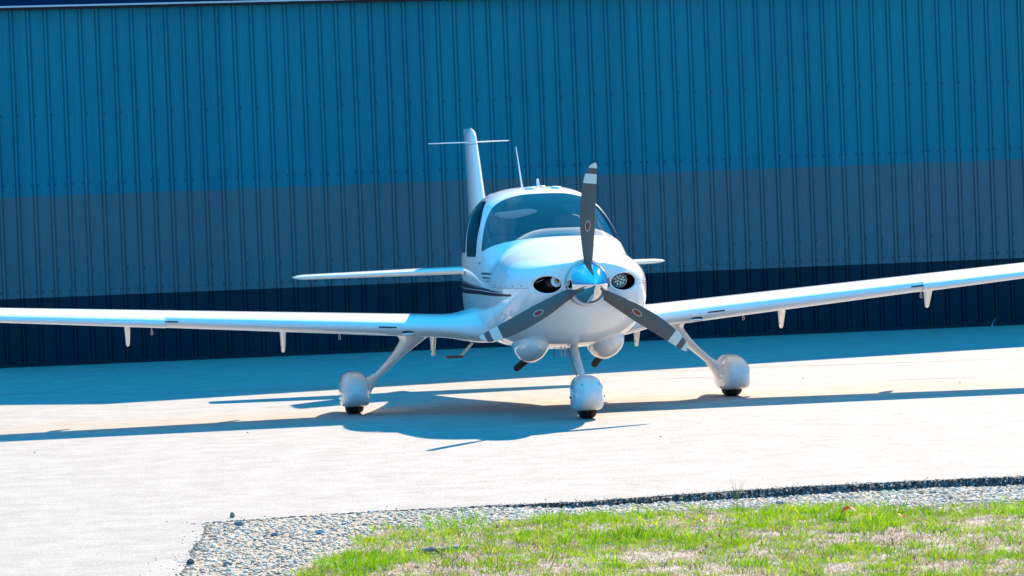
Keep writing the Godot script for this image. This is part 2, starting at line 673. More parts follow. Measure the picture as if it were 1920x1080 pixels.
func build_prop(root: Node3D) -> void:
	var hub := Vector3(0, 1.148, 2.83)
	var prof := []
	for k in 25:
		var f := k / 24.0
		prof.append([.180 * pow(max(0.0, 1.0 - pow(f, 1.75)), .80), f * .43])
	prof = [[.178, -.075], [.182, -.073], [.182, -.004]] + prof
	var sp := put(lathe(prof, hub + Vector3(0, 0, -.02), Vector3(0, 0, 1), 64), "spinner", M.chrome, root)
	put(lathe([[.150, -.03], [.186, -.03], [.188, -.022], [.186, -.014], [.15, -.014]], hub + Vector3(0, 0, -.07), Vector3(0, 0, 1), 48), "spinner_backplate", M.steel, sp)
	for k in 3:
		var a := -.1226 + k * TAU / 3.0
		var b := put(blade_mesh(.160, .835, 0.0, 26), "propeller_blade", M.blade, root)
		b.transform = Transform3D(Basis(Vector3(0, 0, 1), a), hub + Vector3(0, 0, -.045))
		put(blade_mesh(.835, .915, 0.0, 5), "tip_band", M.pale_band, b)
		put(blade_mesh(.915, .965, 0.0, 4), "tip_band", M.blade, b)
		put(blade_mesh(.965, 1.010, 0.0, 8), "tip_band", M.pale_band, b)
		# oval maker's badge: pale rim, dark oval, red bar
		for e in [[.0225, .046, .0, M.pale_band], [.0180, .040, .0012, M.badge_dark], [.0095, .036, .0024, M.badge_red]]:
			var st := stool()
			st.set_smooth_group(-1)
			var c := Vector3(-.038, .48, 0)
			var pts := []
			for q in 28:
				var t := TAU * q / 28
				var dx: float = e[0] * cos(t)
				var dy: float = e[1] * sin(t)
				if e[0] < .012: dx += dy * -.12
				pts.append(Vector3(c.x + dx, c.y + dy, badge_z(c.x + dx, c.y + dy) + .0015 + e[2]))
			var cc := Vector3(c.x, c.y, badge_z(c.x, c.y) + .0015 + e[2])
			for q in 28: tri(st, cc, pts[(q + 1) % 28], pts[q])
			put(done(st), "badge", e[3], b)
		# dark cuff hole in the spinner round the blade root
		var st2 := stool()
		st2.set_smooth_group(1)
		var hole := put(lathe([[.058, -.012], [.060, -.004], [.058, .004]], Vector3(0, .172, .0), Vector3(0, 1, 0), 24), "blade_cuff", M.black, b)
		hole.position = Vector3.ZERO

func badge_z(x: float, r: float) -> float:
	var ring := blade_ring(r, 0.0)
	var best := -1.0
	for i in ring.size():
		var p := ring[i]
		var q := ring[(i + 1) % ring.size()]
		if (p.x - x) * (q.x - x) <= 0.0 and abs(p.x - q.x) > 1e-6:
			best = max(best, lerpf(p.z, q.z, (x - p.x) / (q.x - p.x)))
	return best

# ---------------------------------------------------------------- landing gear
func fairing_ring(z: float, cx: float, hw: float, top: float, bot: float, ex := 2.6) -> PackedVector3Array:
	var r := ell(Vector3(cx, 0, z), Vector3(hw, 0, 0), Vector3(0, 1, 0), 40, ex)
	var flat := ell(Vector3(cx, 0, z), Vector3(hw, 0, 0), Vector3(0, 1, 0), 40, 5.5)
	var mid := lerpf(bot, top, .42)
	for i in r.size():
		if r[i].y >= 0.0: r[i].y = mid + r[i].y * (top - mid)
		else: r[i] = Vector3(flat[i].x, mid + flat[i].y * (mid - bot), z)
	return r

func wheel(parent: Node, c: Vector3, r: float, w: float) -> void:
	var h := w * .5
	var t := put(lathe([[r * .55, -h * .8], [r * .74, -h * .98], [r * .88, -h], [r * .95, -h * .84], [r * .985, -h * .60], [r * .985, -h * .42], [r, -h * .40], [r, -h * .12], [r * .985, -h * .1], [r * .985, h * .1], [r, h * .12], [r, h * .40], [r * .985, h * .42], [r * .985, h * .60], [r * .95, h * .84], [r * .88, h], [r * .74, h * .98], [r * .55, h * .8]], c, Vector3(1, 0, 0), 44), "tire", M.rubber, parent)
	put(lathe([[.02, -h * .7], [r * .5, -h * .72], [r * .56, -h * .82], [r * .56, h * .82], [r * .5, h * .72], [.02, h * .7]], c, Vector3(1, 0, 0), 28), "rim", M.steel, t)

func main_gear(root: Node3D, side: float) -> void:
	var up := TILT * -side * 1.76      # keeps both tyres on the ground while the airframe leans
	var st := stool()
	var rings := []
	for e in [[1.17, .735, .34, .62, .0], [1.185, .690, .30, .54, .0], [1.205, .660, .225, .44, .08], [1.245, .620, .156, .34, .34], [1.30, .567, .112, .28, .60], [1.36, .508, .084, .235, .75], [1.43, .440, .072, .20, .80], [1.50, .375, .066, .18, .82], [1.56, .320, .064, .17, .82], [1.61, .275, .064, .165, .82]]:
		var u = Vector3(cos(e[4]) * side, sin(e[4]), 0) * e[2] * .5
		rings.append(ell(Vector3(e[0] * side, e[1], .02), u, Vector3(0, 0, e[3] * .5), 24))
	loft(st, rings)
	var leg := put(done(st), "gear_leg", M.paint, root)
	put(tubem([Vector3(1.372 * side, .502, .02), Vector3(1.377 * side, .497, .02)], [.001, .001], 6), "leg_seam", M.seal, leg)
	# wheel fairing with the neck that takes the leg
	st = stool()
	rings = []
	var cx := 1.755 * side
	for e in [[.400, .012, .225, .195], [.392, .050, .255, .165], [.37, .082, .290, .130], [.33, .107, .325, .098], [.27, .122, .352, .078], [.18, .130, .374, .066], [.06, .133, .386, .062], [-.08, .130, .382, .062], [-.22, .118, .360, .075], [-.36, .095, .318, .105], [-.50, .062, .262, .14], [-.60, .030, .222, .165], [-.64, .008, .20, .18]]:
		rings.append(fairing_ring(e[0], cx, e[1], e[2] + up, e[3] + up, 2.7))
	loft(st, rings)
	var f := put(done(st), "wheel_fairing", M.paint, root)
	st = stool()
	rings = []
	for e in [[1.548, .332, .078, .20], [1.575, .308, .086, .23], [1.61, .28, .118, .27], [1.65, .25, .16, .34], [1.70, .215, .22, .42]]:
		var u = Vector3(.66 * side, .75, 0) * e[2] * .5
		rings.append(ell(Vector3(e[0] * side, e[1] + up * .6, .02), u, Vector3(0, 0, e[3] * .5), 24))
	loft(st, rings)
	put(done(st), "fairing_neck", M.paint, f)
	# inspection door seam and fasteners on the outer cheek
	for q in [[.335, .215], [.30, .16]]:
		put(lathe([[.006, 0.0], [.006, .004], [.0, .005]], Vector3(cx - .082 * side, q[1] + up, q[0] - .0), Vector3(-side * .5, 0, .86).normalized(), 10), "fastener", M.dark_metal, f)
	wheel(root, Vector3(cx, .187 + up, .0), .189, .155)

func nose_gear(root: Node3D) -> void:
	var st := stool()
	var rings := []
	for e in [[.60, 1.80, .046, .085], [.52, 1.93, .041, .075], [.45, 2.05, .038, .068], [.37, 2.19, .037, .062], [.32, 2.26, .037, .06]]:
		rings.append(ell(Vector3(.012, e[0], e[1]), Vector3(e[2] * .72, 0, 0), Vector3(0, .5, .55) * e[3], 20))
	loft(st, rings)
	put(done(st), "nose_leg", M.paint, root)
	# torque link and hose beside the leg
	put(tubem([Vector3(-.035, .575, 1.80), Vector3(-.040, .45, 2.0), Vector3(-.028, .36, 2.17)], [.010, .009, .008], 8), "torque_link", M.steel, root)
	st = stool()
	rings = []
	var cz := 2.33
	for e in [[.335, .010, .235, .205], [.328, .048, .265, .175], [.308, .080, .298, .145], [.27, .103, .328, .115], [.21, .118, .350, .088], [.12, .124, .364, .070], [.0, .125, .368, .062], [-.12, .120, .360, .062], [-.25, .102, .330, .085], [-.37, .072, .28, .12], [-.47, .036, .235, .15], [-.52, .010, .205, .175]]:
		rings.append(fairing_ring(cz + e[0], .018, e[1], e[2], e[3], 2.8))
	loft(st, rings)
	var f := put(done(st), "nose_wheel_fairing", M.paint, root)
	put(lathe([[.050, -.03], [.058, .004], [.052, .010], [.0, .011]], Vector3(.018, .338, cz + .14), Vector3(0, .86, .5).normalized(), 24), "leg_boot", M.paint, f)
	for s in [-1.0, 1.0]:
		put(tubem([Vector3(.018 + .115 * s, .185, cz + .06), Vector3(.018 + .150 * s, .185, cz + .06)], [.012, .010], 12), "tow_lug", M.dark_metal, f)
	st = stool()
	tube(st, [Vector3(-.105, .245, cz + .12), Vector3(-.125, .25, cz + .13), Vector3(-.128, .215, cz + .13), Vector3(-.112, .17, cz + .13)], [.008, .009, .009, .007], 8)
	put(done(st), "tow_handle", M.paint, f)
	for q in [[-.075, .30], [.075, .30], [-.08, .15], [.075, .15]]:
		put(lathe([[.005, 0.0], [.005, .004], [.0, .005]], Vector3(.018 + q[0], q[1], cz + .282), Vector3(q[0] * 6, 0, .8).normalized(), 10), "fastener", M.dark_metal, f)
	wheel(root, Vector3(.022, .168, cz), .170, .135)

# ---------------------------------------------------------------- small fittings of the aeroplane
func fittings(root: Node3D) -> void:
	# engine air inlets: a rolled lip, a dark duct behind it
	for s in [-1.0, 1.0]:
		var lip := stool()
		var n := 40
		var rings := []
		var duct := []
		for ring_i in 9:
			duct.append([])
		for k in n:
			var t := TAU * k / n
			var x := .320 + .130 * cos(t)
			var y := 1.153 + .090 * sin(t)
			# depth of the hull's face there
			var zz := 2.73
			while zz > 2.3 and fimp(Vector3(x, y, zz)) > 0.0: zz -= .002
			var p := Vector3(x * s, y, zz)
			var nn := fnormal(p)
			var inw := Vector3(-cos(t) * s * .082 / .1, -sin(t), 0).normalized()
			for q in 7:
				var a := PI * q / 6.0 - .3
				duct[q].append(p + inw * (.010 - .010 * cos(a)) + nn * (.008 * sin(a) - .001))
			duct[7].append(p + inw * .004 + Vector3(0, 0, -.12))
			duct[8].append(p - inw * .03 + Vector3(0, 0, -.34))
		loft(lip, duct.slice(0, 7), true, false, false)
		var lm := put(done(lip), "inlet_lip", M.paint, root)
		var d := stool()
		loft(d, duct.slice(6, 9), true, false, true)
		put(done(d), "inlet_duct", M.black, lm)
	# landing light in the image-right inlet
	var lc := Vector3(.292, 1.164, 2.665)
	var lamp := put(lathe([[.050, -.06], [.061, -.05], [.063, .0], [.060, .006], [.055, .006], [.053, -.002]], lc, Vector3(0, 0, 1), 36, false), "landing_light", M.steel, root)
	put(lathe([[.054, -.006], [.054, -.003], [.0, -.003]], lc, Vector3(0, 0, 1), 36), "light_plate", M.light_plate, lamp)
	var cells := [Vector2.ZERO]
	for k in 9: cells.append(Vector2(cos(TAU * k / 9), sin(TAU * k / 9)) * .038)
	for k in 4: cells.append(Vector2(cos(TAU * k / 4 + .4), sin(TAU * k / 4 + .4)) * .018)
	cells.remove_at(0)
	for c in cells:
		put(lathe([[.0098, -.002], [.0098, .003], [.007, .006], [.0, .0075]], lc + Vector3(c.x, c.y, -.002), Vector3(0, 0, 1), 14), "led_lens", M.led, lamp)
	put(tubem([Vector3(.345, 1.18, 2.56), Vector3(.375, 1.205, 2.57), Vector3(.39, 1.212, 2.56)], [.003, .003, .003], 8), "wire", M.steel, lamp)
	# alternator seen in the image-left inlet
	var ac := Vector3(-.242, 1.180, 2.690)
	var alt := put(lathe([[.055, -.16], [.062, -.13], [.062, -.05], [.050, -.03], [.046, -.02], [.0, -.02]], ac + Vector3(-.02, -.012, -.05), Vector3(.18, .10, 1).normalized(), 32), "alternator", M.dark_metal, root)
	put(lathe([[.045, -.02], [.050, -.01], [.050, .004], [.044, .010], [.024, .012], [.022, .004], [.0, .004]], ac, Vector3(.12, .06, 1).normalized(), 32), "pulley", M.pulley, alt)
	put(lathe([[.016, .0], [.017, .010], [.010, .014], [.0, .014]], ac, Vector3(.12, .06, 1).normalized(), 20), "shaft_nut", M.brass, alt)
	put(tubem([Vector3(-.32, 1.20, 2.55), Vector3(-.365, 1.188, 2.56), Vector3(-.40, 1.17, 2.55)], [.006, .005, .005], 8), "pipe", M.steel, alt)
	put(tubem([Vector3(-.29, 1.17, 2.52), Vector3(-.275, 1.13, 2.55), Vector3(-.262, 1.098, 2.56), Vector3(-.225, 1.085, 2.55)], [.009, .009, .010, .008], 8), "bracket", M.dark_metal, alt)
	# spinner gap ring on the cowl
	put(lathe([[.186, .0], [.200, .004], [.206, .0], [.21, -.012]], Vector3(0, 1.148, 2.731), Vector3(0, 0, 1), 48, false), "cowl_nose_ring", M.paint, root)
	# exhaust blisters and pipes under the cowl
	for s in [-1.0, 1.0]:
		var st := stool()
		var rings := []
		for e in [[2.12, .02, .0], [2.08, .07, .022], [2.0, .098, .05], [1.88, .122, .085], [1.72, .136, .118], [1.55, .142, .14], [1.38, .138, .146], [1.22, .125, .13], [1.08, .10, .10], [.96, .07, .06], [.88, .03, .02]]:
			rings.append(ell(Vector3(.325 * s, .655, e[0]), Vector3(e[1], 0, 0), Vector3(0, .055 + e[2], 0), 28, 2.1))
		loft(st, rings)
		var bl := put(done(st), "exhaust_blister", M.paint, root)
		st = stool()
		var a := Vector3(.325 * s, .485, 1.34)
		var b := Vector3(.352 * s, .385, .80)
		var dirv := (b - a).normalized()
		var u := dirv.cross(Vector3.UP).normalized()
		var v := dirv.cross(u)
		loft(st, [ell(a, u * .031, v * .031, 20), ell(b, u * .031, v * .031, 20), ell(b, u * .026, v * .026, 20), ell(b.lerp(a, .3), u * .026, v * .026, 20)])
		put(done(st), "exhaust_pipe", M.soot, root)
	# drain manifold and vent line under the belly
	var st := stool()
	box(st, Vector3(-.055, .548, 1.18), Vector3(.075, .556, 1.22))
	for x in [-.008, .028]:
		tube(st, [Vector3(x, .57, 1.2), Vector3(x, .487, 1.2)], [.0065, .0065], 10)
		tube(st, [Vector3(x, .492, 1.2), Vector3(x, .484, 1.2)], [.009, .009], 10)
	put(done(st), "drain_manifold", M.steel, root)
	put(tubem([Vector3(-.055, .58, 1.1), Vector3(-.056, .47, 1.1)], [.003, .003], 6), "vent_line", M.dark_metal, root)
	# boarding step
	var stp := put(tubem([Vector3(-.60, .585, -.35), Vector3(-.655, .53, -.35), Vector3(-.715, .467, -.35)], [.013, .012, .011], 10), "boarding_step", M.paint, root)
	var tr := stool()
	box(tr, Vector3(-.852, .454, -.43), Vector3(-.700, .474, -.27))
	put(done(tr), "step_tread", M.tread, stp)
	put(tubem([Vector3(-.54, .63, -.2), Vector3(-.585, .58, -.2)], [.005, .004], 8), "drain_tube", M.dark_metal, root)
	# aerials and vents on the roof
	put(tubem([Vector3(.030, 1.93, -1.0), Vector3(.02, 2.05, -1.03), Vector3(-.004, 2.40, -1.13)], [.012, .008, .0045], 10), "whip_antenna", M.paint, root)
	var ytop := hull_top(-.35, .07)
	var an := put(lathe([[.062, -.01], [.062, .004], [.052, .010], [.0, .012]], Vector3(.085, ytop, -.35), Vector3(0, 1, 0), 24), "antenna_base", M.paint, root)
	put(tubem([Vector3(.080, ytop, -.35), Vector3(.076, ytop + .07, -.36), Vector3(.075, ytop + .078, -.36)], [.016, .011, .004], 12), "antenna_mast", M.paint, an)
	for x in [-.075, .164]:
		var y := hull_top(.20, x)
		var nn := fnormal(Vector3(x, y, .20))
		put(lathe([[.048, -.006], [.050, .004], [.046, .013], [.034, .018], [.0, .019]], Vector3(x, y, .20), nn, 28), "antenna_puck", M.paint, root)
	# panel lines: cowl seam, cowl split line, oil door, door outline
	st = stool()
	var pts := []
	for k in 121:
		var phi := lerpf(-.9, PI + .9, k / 120.0)
		var bend := clampf((sin(phi) - .15) / .85, 0, 1)
		var z := 1.645 - .10 * bend * bend
		pts.append(fus(sec(z), z, phi))
	hull_line(st, pts, .012, .002)
	put(done(st), "cowl_seam", M.seam_light, root)
	for s in [-1.0, 1.0]:
		st = stool()
		pts = []
		for k in 50:
			var z := lerpf(1.66, 2.60, k / 49.0)
			pts.append(Vector3(hull_x(z, 1.130) * s, 1.130, z))
		hull_line(st, pts, .0035, .0012)
		put(done(st), "cowl_split_line", M.seam_dark, root)
		for z in [1.68, 1.80, 1.98, 2.16, 2.34, 2.50]:
			var p := Vector3(hull_x(z, 1.148) * s, 1.148, z)
			put(lathe([[.007, -.001], [.007, .002], [.0, .003]], p, fnormal(p), 10), "cowl_screw", M.dark_metal, root)
		# door outline
		st = stool()
		pts = []
		for e in [[.98, 1.40], [1.02, 1.25], [1.02, 1.0], [.98, .86], [.90, .80], [.3, .80], [-.15, .80], [-.22, .86], [-.24, 1.0], [-.22, 1.25], [-.25, 1.40]]:
			pts.append(Vector3(hull_x(e[0], e[1]) * s, e[1], e[0]))
		var fine := []
		for i in pts.size() - 1:
			for q in 5:
				var y := lerpf(pts[i].y, pts[i + 1].y, q / 5.0)
				var z := lerpf(pts[i].z, pts[i + 1].z, q / 5.0)
				fine.append(Vector3(hull_x(z, y) * s, y, z))
		hull_line(st, fine, .003, .0012)
		put(done(st), "door_outline", M.seam_dark, root)
		var hp := Vector3(hull_x(-.05, 1.24) * s, 1.24, -.05)
		put(lathe([[.02, -.002], [.02, .004], [.012, .008], [.0, .008]], hp, fnormal(hp), 16), "door_handle", M.dark_metal, root)
		hp = Vector3(hull_x(.93, 1.335) * s, 1.335, .93)
		put(lathe([[.012, -.002], [.012, .004], [.0, .006]], hp, fnormal(hp), 12), "door_lock", M.dark_metal, root)
	# oil door on the cowl top
	st = stool()
	pts = []
	for e in [[.12, 2.00], [.12, 2.28], [.34, 2.28], [.34, 2.00], [.12, 2.00]]:
		for q in 6:
			pass
		pts.append(e)
	var fine2 := []
	for i in 4:
		for q in 8:
			var x := lerpf(pts[i][0], pts[i + 1][0], q / 8.0)
			var z := lerpf(pts[i][1], pts[i + 1][1], q / 8.0)
			fine2.append(Vector3(x, hull_top(z, x), z))
	fine2.append(fine2[0])
	hull_line(st, fine2, .0035, .0012)
	put(done(st), "oil_door_outline", M.seam_dark, root)
	# little lines of dark lettering ahead of the door
	for s in [-1.0, 1.0]:
		var row := 0
		for spec in [[1.243, .020, [.03, .05, .035, .05, .03, .045, .05], .016], [1.207, .018, [.04, .045, .04, .05, .045], .022], [1.180, .013, [.03, .045, .035], .024]]:
			st = stool()
			var z: float = 1.46
			for wdt in spec[2]:
				var y0: float = spec[0] + (1.46 - z) * .012
				side_ribbon(st, s, [z, z - wdt * .45], [y0 + spec[1] * .5, y0 + spec[1] * .5], [y0 - spec[1] * .5, y0 - spec[1] * .15], .0022)
				side_ribbon(st, s, [z - wdt * .5, z - wdt], [y0 + spec[1] * .1, y0 + spec[1] * .5], [y0 - spec[1] * .5, y0 - spec[1] * .45], .0022)
				z -= wdt + spec[3]
			put(done(st), "lettering", M.navy_matt, root)
			row += 1

func cabin(root: Node3D) -> void:
	# glareshield and instrument panel
	var st := stool()
	var rings := []
	for k in 10:
		var z := lerpf(1.335, .86, k / 9.0)
		var r := PackedVector3Array()
		var hw := minf(hull_x(z, 1.46) - .03, .60)
		for j in 25:
			var f := lerpf(-1, 1, j / 24.0)
			var x := f * hw
			var e := (x - .10) / .44
			var hump := exp(-e * e * e * e) * .150 * smoothstep(1.36, 1.12, z)
			var y := minf(1.468 + hump, hull_top(z, x) - .03)
			r.append(Vector3(x, y, z))
		rings.append(r)
	loft(st, rings, false, false, false)
	var last = rings[9]
	st.set_smooth_group(-1)
	for j in 24:
		quad(st, last[j], last[j + 1], Vector3(last[j + 1].x, 1.16, .92), Vector3(last[j].x, 1.16, .92))
	var gs := put(done(st), "glareshield", M.beige, root)
	put(boxm(Vector3(-.055, 1.6215, .985), Vector3(.065, 1.6265, 1.015)), "defrost_vent", M.seam_dark, gs)
	# two front seats with headrests
	for x in [-.30, .30]:
		st = stool()
		rings = []
		for e in [[.86, .23, .10, .10], [1.1, .24, .075, .02], [1.36, .225, .065, -.05], [1.50, .19, .055, -.09], [1.555, .12, .04, -.10], [1.57, .05, .02, -.10]]:
			rings.append(ell(Vector3(x, e[0], e[3]), Vector3(e[1], 0, 0), Vector3(0, 0, e[2]), 20, 3.0))
		loft(st, rings)
		var seat := put(done(st), "seat_back", M.leather, root)
		st = stool()
		rings = []
		for e in [[1.585, .03, .02], [1.60, .11, .045], [1.66, .13, .05], [1.72, .115, .045], [1.74, .05, .02]]:
			rings.append(ell(Vector3(x, e[0], -.12), Vector3(e[1], 0, 0), Vector3(0, 0, e[2]), 20, 2.8))
		loft(st, rings)
		put(done(st), "headrest", M.leather, seat)
	# sun visor folded down behind the windshield on the image-left side
	st = stool()
	rings = []
	for k in 15:
		var f := k / 14.0
		var x := lerpf(-.445, -.055, f)
		var half := .037 * pow(sin(PI * clampf(f * .93 + .05, 0, 1)), .55)
		rings.append(ell(Vector3(x, 1.765 - .012 * sin(f * 5.0), .46 - .05 * f), Vector3(0, half, half * .35), Vector3(0, 0, .006), 14))
	loft(st, rings)
	put(done(st), "sun_visor", M.visor, root)

func build_airplane() -> void:
	var root := base("airplane", Vector3(PLANE_X, 0, -PLANE_D))
	root.basis = Basis(Vector3.UP, PLANE_YAW) * Basis(Vector3(0, 0, 1), TILT)
	tag(root, "white low-wing airplane with grey three-blade propeller and chrome spinner parked on the apron", "airplane")
	build_hull(root)
	stripes(root)
	for s in [-1.0, 1.0]:
		build_wing(root, s)
		main_gear(root, s)
	nose_gear(root)
	build_tail(root)
	build_prop(root)
	fittings(root)
	cabin(root)

# ---------------------------------------------------------------- hangar
func build_hangar() -> void:
	var root := base("hangar", Vector3(0, 0, -WALL_D))
	root.rotation.y = WALL_YAW
	tag(root, "large blue ribbed metal hangar filling the whole background behind the airplane", "hangar")
	var W3 := PITCH9 * 4
	var seams := [.0, .95, 2.31, 4.84]
	# one sheet of cladding per row: four ribs, two small swages between ribs
	var sheet := []
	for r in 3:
		var y0: float = seams[r] + (.035 if r == 0 else -.03)
		var y1: float = seams[r + 1]
		var lap := .0015 * r + .003
		var st := stool()
		st.set_smooth_group(-1)
		var prof := []
		for k in 4:
			var c := (k + .5) * PITCH9
			for g in [[-.0335, 0.0], [-.030, -.015], [-.018, -.015], [-.0135, .014], [.0135, .014], [.017, -.015], [.032, -.015], [.0355, 0.0]]:
				prof.append([c + g[0], g[1]])
			for q in [.065, .1143, .1636]:
				prof.append([c + q - .009, 0.0]); prof.append([c + q, .0042]); prof.append([c + q + .009, 0.0])
		prof = [[0.0, 0.0]] + prof
		prof = prof.filter(func(e): return e[0] <= W3 - .004)
		prof.append([W3 - .002, 0.0])
		for i in prof.size() - 1:
			var a = prof[i]
			var b = prof[i + 1]
			quad(st, Vector3(a[0], y0, a[1] + lap), Vector3(a[0], y1, a[1] + lap), Vector3(b[0], y1, b[1] + lap), Vector3(b[0], y0, b[1] + lap))
			if r > 0: quad(st, Vector3(a[0], y0, a[1] + lap), Vector3(b[0], y0, b[1] + lap), Vector3(b[0], y0, b[1] + lap - .004), Vector3(a[0], y0, a[1] + lap - .004))
		sheet.append(done(st))
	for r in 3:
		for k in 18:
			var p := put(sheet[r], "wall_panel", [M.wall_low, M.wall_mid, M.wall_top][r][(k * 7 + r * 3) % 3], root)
			p.position = Vector3(-8.30 + k * W3, 0, 0)
	# the rest of the gable, roof and sides give the building its bulk
	var ridge := Vector2(1.3, 8.45)
	var slope := .39
	var xl := -9.0
	var xr := 11.6
	var yl := ridge.y - slope * (ridge.x - xl)
	var yr := ridge.y - slope * (xr - ridge.x)
	var deep := -14.0
	var st := stool()
	st.set_smooth_group(-1)
	for z in [-.02, deep]:
		quad(st, Vector3(xl, 0, z), Vector3(xl, yl, z), Vector3(ridge.x, ridge.y, z), Vector3(ridge.x, 0, z))
		quad(st, Vector3(ridge.x, 0, z), Vector3(ridge.x, ridge.y, z), Vector3(xr, yr, z), Vector3(xr, 0, z))
	quad(st, Vector3(xl, 0, -.02), Vector3(xl, 0, deep), Vector3(xl, yl, deep), Vector3(xl, yl, -.02))
	quad(st, Vector3(xr, 0, -.02), Vector3(xr, yr, -.02), Vector3(xr, yr, deep), Vector3(xr, 0, deep))
	put(done(st), "wall", M.wall_back, root)
	st = stool()
	st.set_smooth_group(-1)
	for e in [[xl - .1, yl - .04], [xr + .1, yr - .04]]:
		var a := Vector3(ridge.x, ridge.y + .02, .10)
		var b := Vector3(e[0], e[1] + .02, .10)
		var c := b + Vector3(0, 0, deep - .2)
		var d := a + Vector3(0, 0, deep - .2)
		quad(st, a, b, c, d)
		var t := Vector3(0, .06, 0)
		quad(st, a + t, d + t, c + t, b + t)
		quad(st, a, a + t, b + t, b)
	put(done(st), "roof", M.wall_back, root)
	# door header with its pale drip edge, the gasket along the ground
	var hd := put(boxm(Vector3(-8.6, 0, .002), Vector3(9.4, .30, .085)), "door_header", M.header, root)
	hd.position = Vector3(0, 4.742, 0)
	hd.rotation.z = -.010
	put(boxm(Vector3(-8.6, -.002, .0), Vector3(9.4, .020, .125)), "drip_edge", M.flash, hd)
	put(boxm(Vector3(-8.6, -.035, .0), Vector3(9.4, -.0035, .070)), "header_gasket", M.gasket, hd)
	put(boxm(Vector3(-8.6, .302, .0), Vector3(9.4, .52, .11)), "header_beam", M.header, hd)
	put(boxm(Vector3(-8.3, .0, .0), Vector3(8.4, .045, .050)), "base_gasket", M.gasket, root)
	# screws beside the ribs
	st = stool()
	for row in [[3.36, 1], [2.43, 2], [1.27, 1], [1.00, 2], [2.20, 0]]:
		if row[1] == 0: continue
		for k in 72:
			var c := -8.30 + (k + .5) * PITCH9
			for q in ([.046] if row[1] == 1 else [-.050, .046]):
				box(st, Vector3(c + q - .009, row[0] - .009, .0), Vector3(c + q + .009, row[0] + .009, .0125))
	tag(put(done(st), "panel_screws", M.screw, root), "", "", "", "stuff")

# ---------------------------------------------------------------- ground
func edge_z(x: float) -> float:      # front edge of the apron
	return lut([[-2.1, -18.75], [-1.83, -18.86], [-1.3, -19.02], [-.88, -19.16], [.4, -19.28], [1.1, -19.55], [1.715, -19.73], [2.4, -19.80], [3.10, -19.84], [6.0, -20.1], [60, -22]], x)

func left_x(z: float) -> float:       # left edge of the gravel, where the apron runs on towards the camera
	return lut([[-18.86, -1.86], [-18.3, -1.80], [-17.4, -1.76], [-16.5, -1.74], [-15.9, -1.70], [-14.0, -1.62], [-8.0, -1.4], [8.0, -1.0]], z)

func lip(x: float) -> float:          # how far the apron stands above the gravel
	return .047 * smoothstep(-.9, 1.4, x) + .006

func ground_y(x: float, z: float) -> float:
	var dz := z - edge_z(x)
	var dx := x - left_x(z)
	if dz < -.06 or dx < -.06: return -.13
	var y := -lip(x) + clampf(dz, 0, 1.2) * .02
	y += N.get_noise_2d(x * 60, z * 60) * .012 + N.get_noise_2d(x * 9, z * 9) * .014 * clampf(dz * 2.0, 0, 1)
	y = min(y, -.004)
	if dz < 0 or dx < 0: y = lerpf(y, -.13, clampf(max(-dz, -dx) / .06, 0, 1))
	return y

var N := FastNoiseLite.new()

func noise_tex(size: int, fn: Callable) -> ImageTexture:
	var im := Image.create_empty(size, size, true, Image.FORMAT_RGB8)
	for y in size:
		for x in size:
			im.set_pixel(x, y, fn.call(x, y))
	im.generate_mipmaps()
	return ImageTexture.create_from_image(im)

func seamless(seed_: int, freq: float, size: int, oct := 3) -> Image:
	var n := FastNoiseLite.new()
	n.seed = seed_
	n.frequency = freq
	n.noise_type = FastNoiseLite.TYPE_SIMPLEX_SMOOTH
	n.fractal_octaves = oct
	return n.get_seamless_image(size, size)

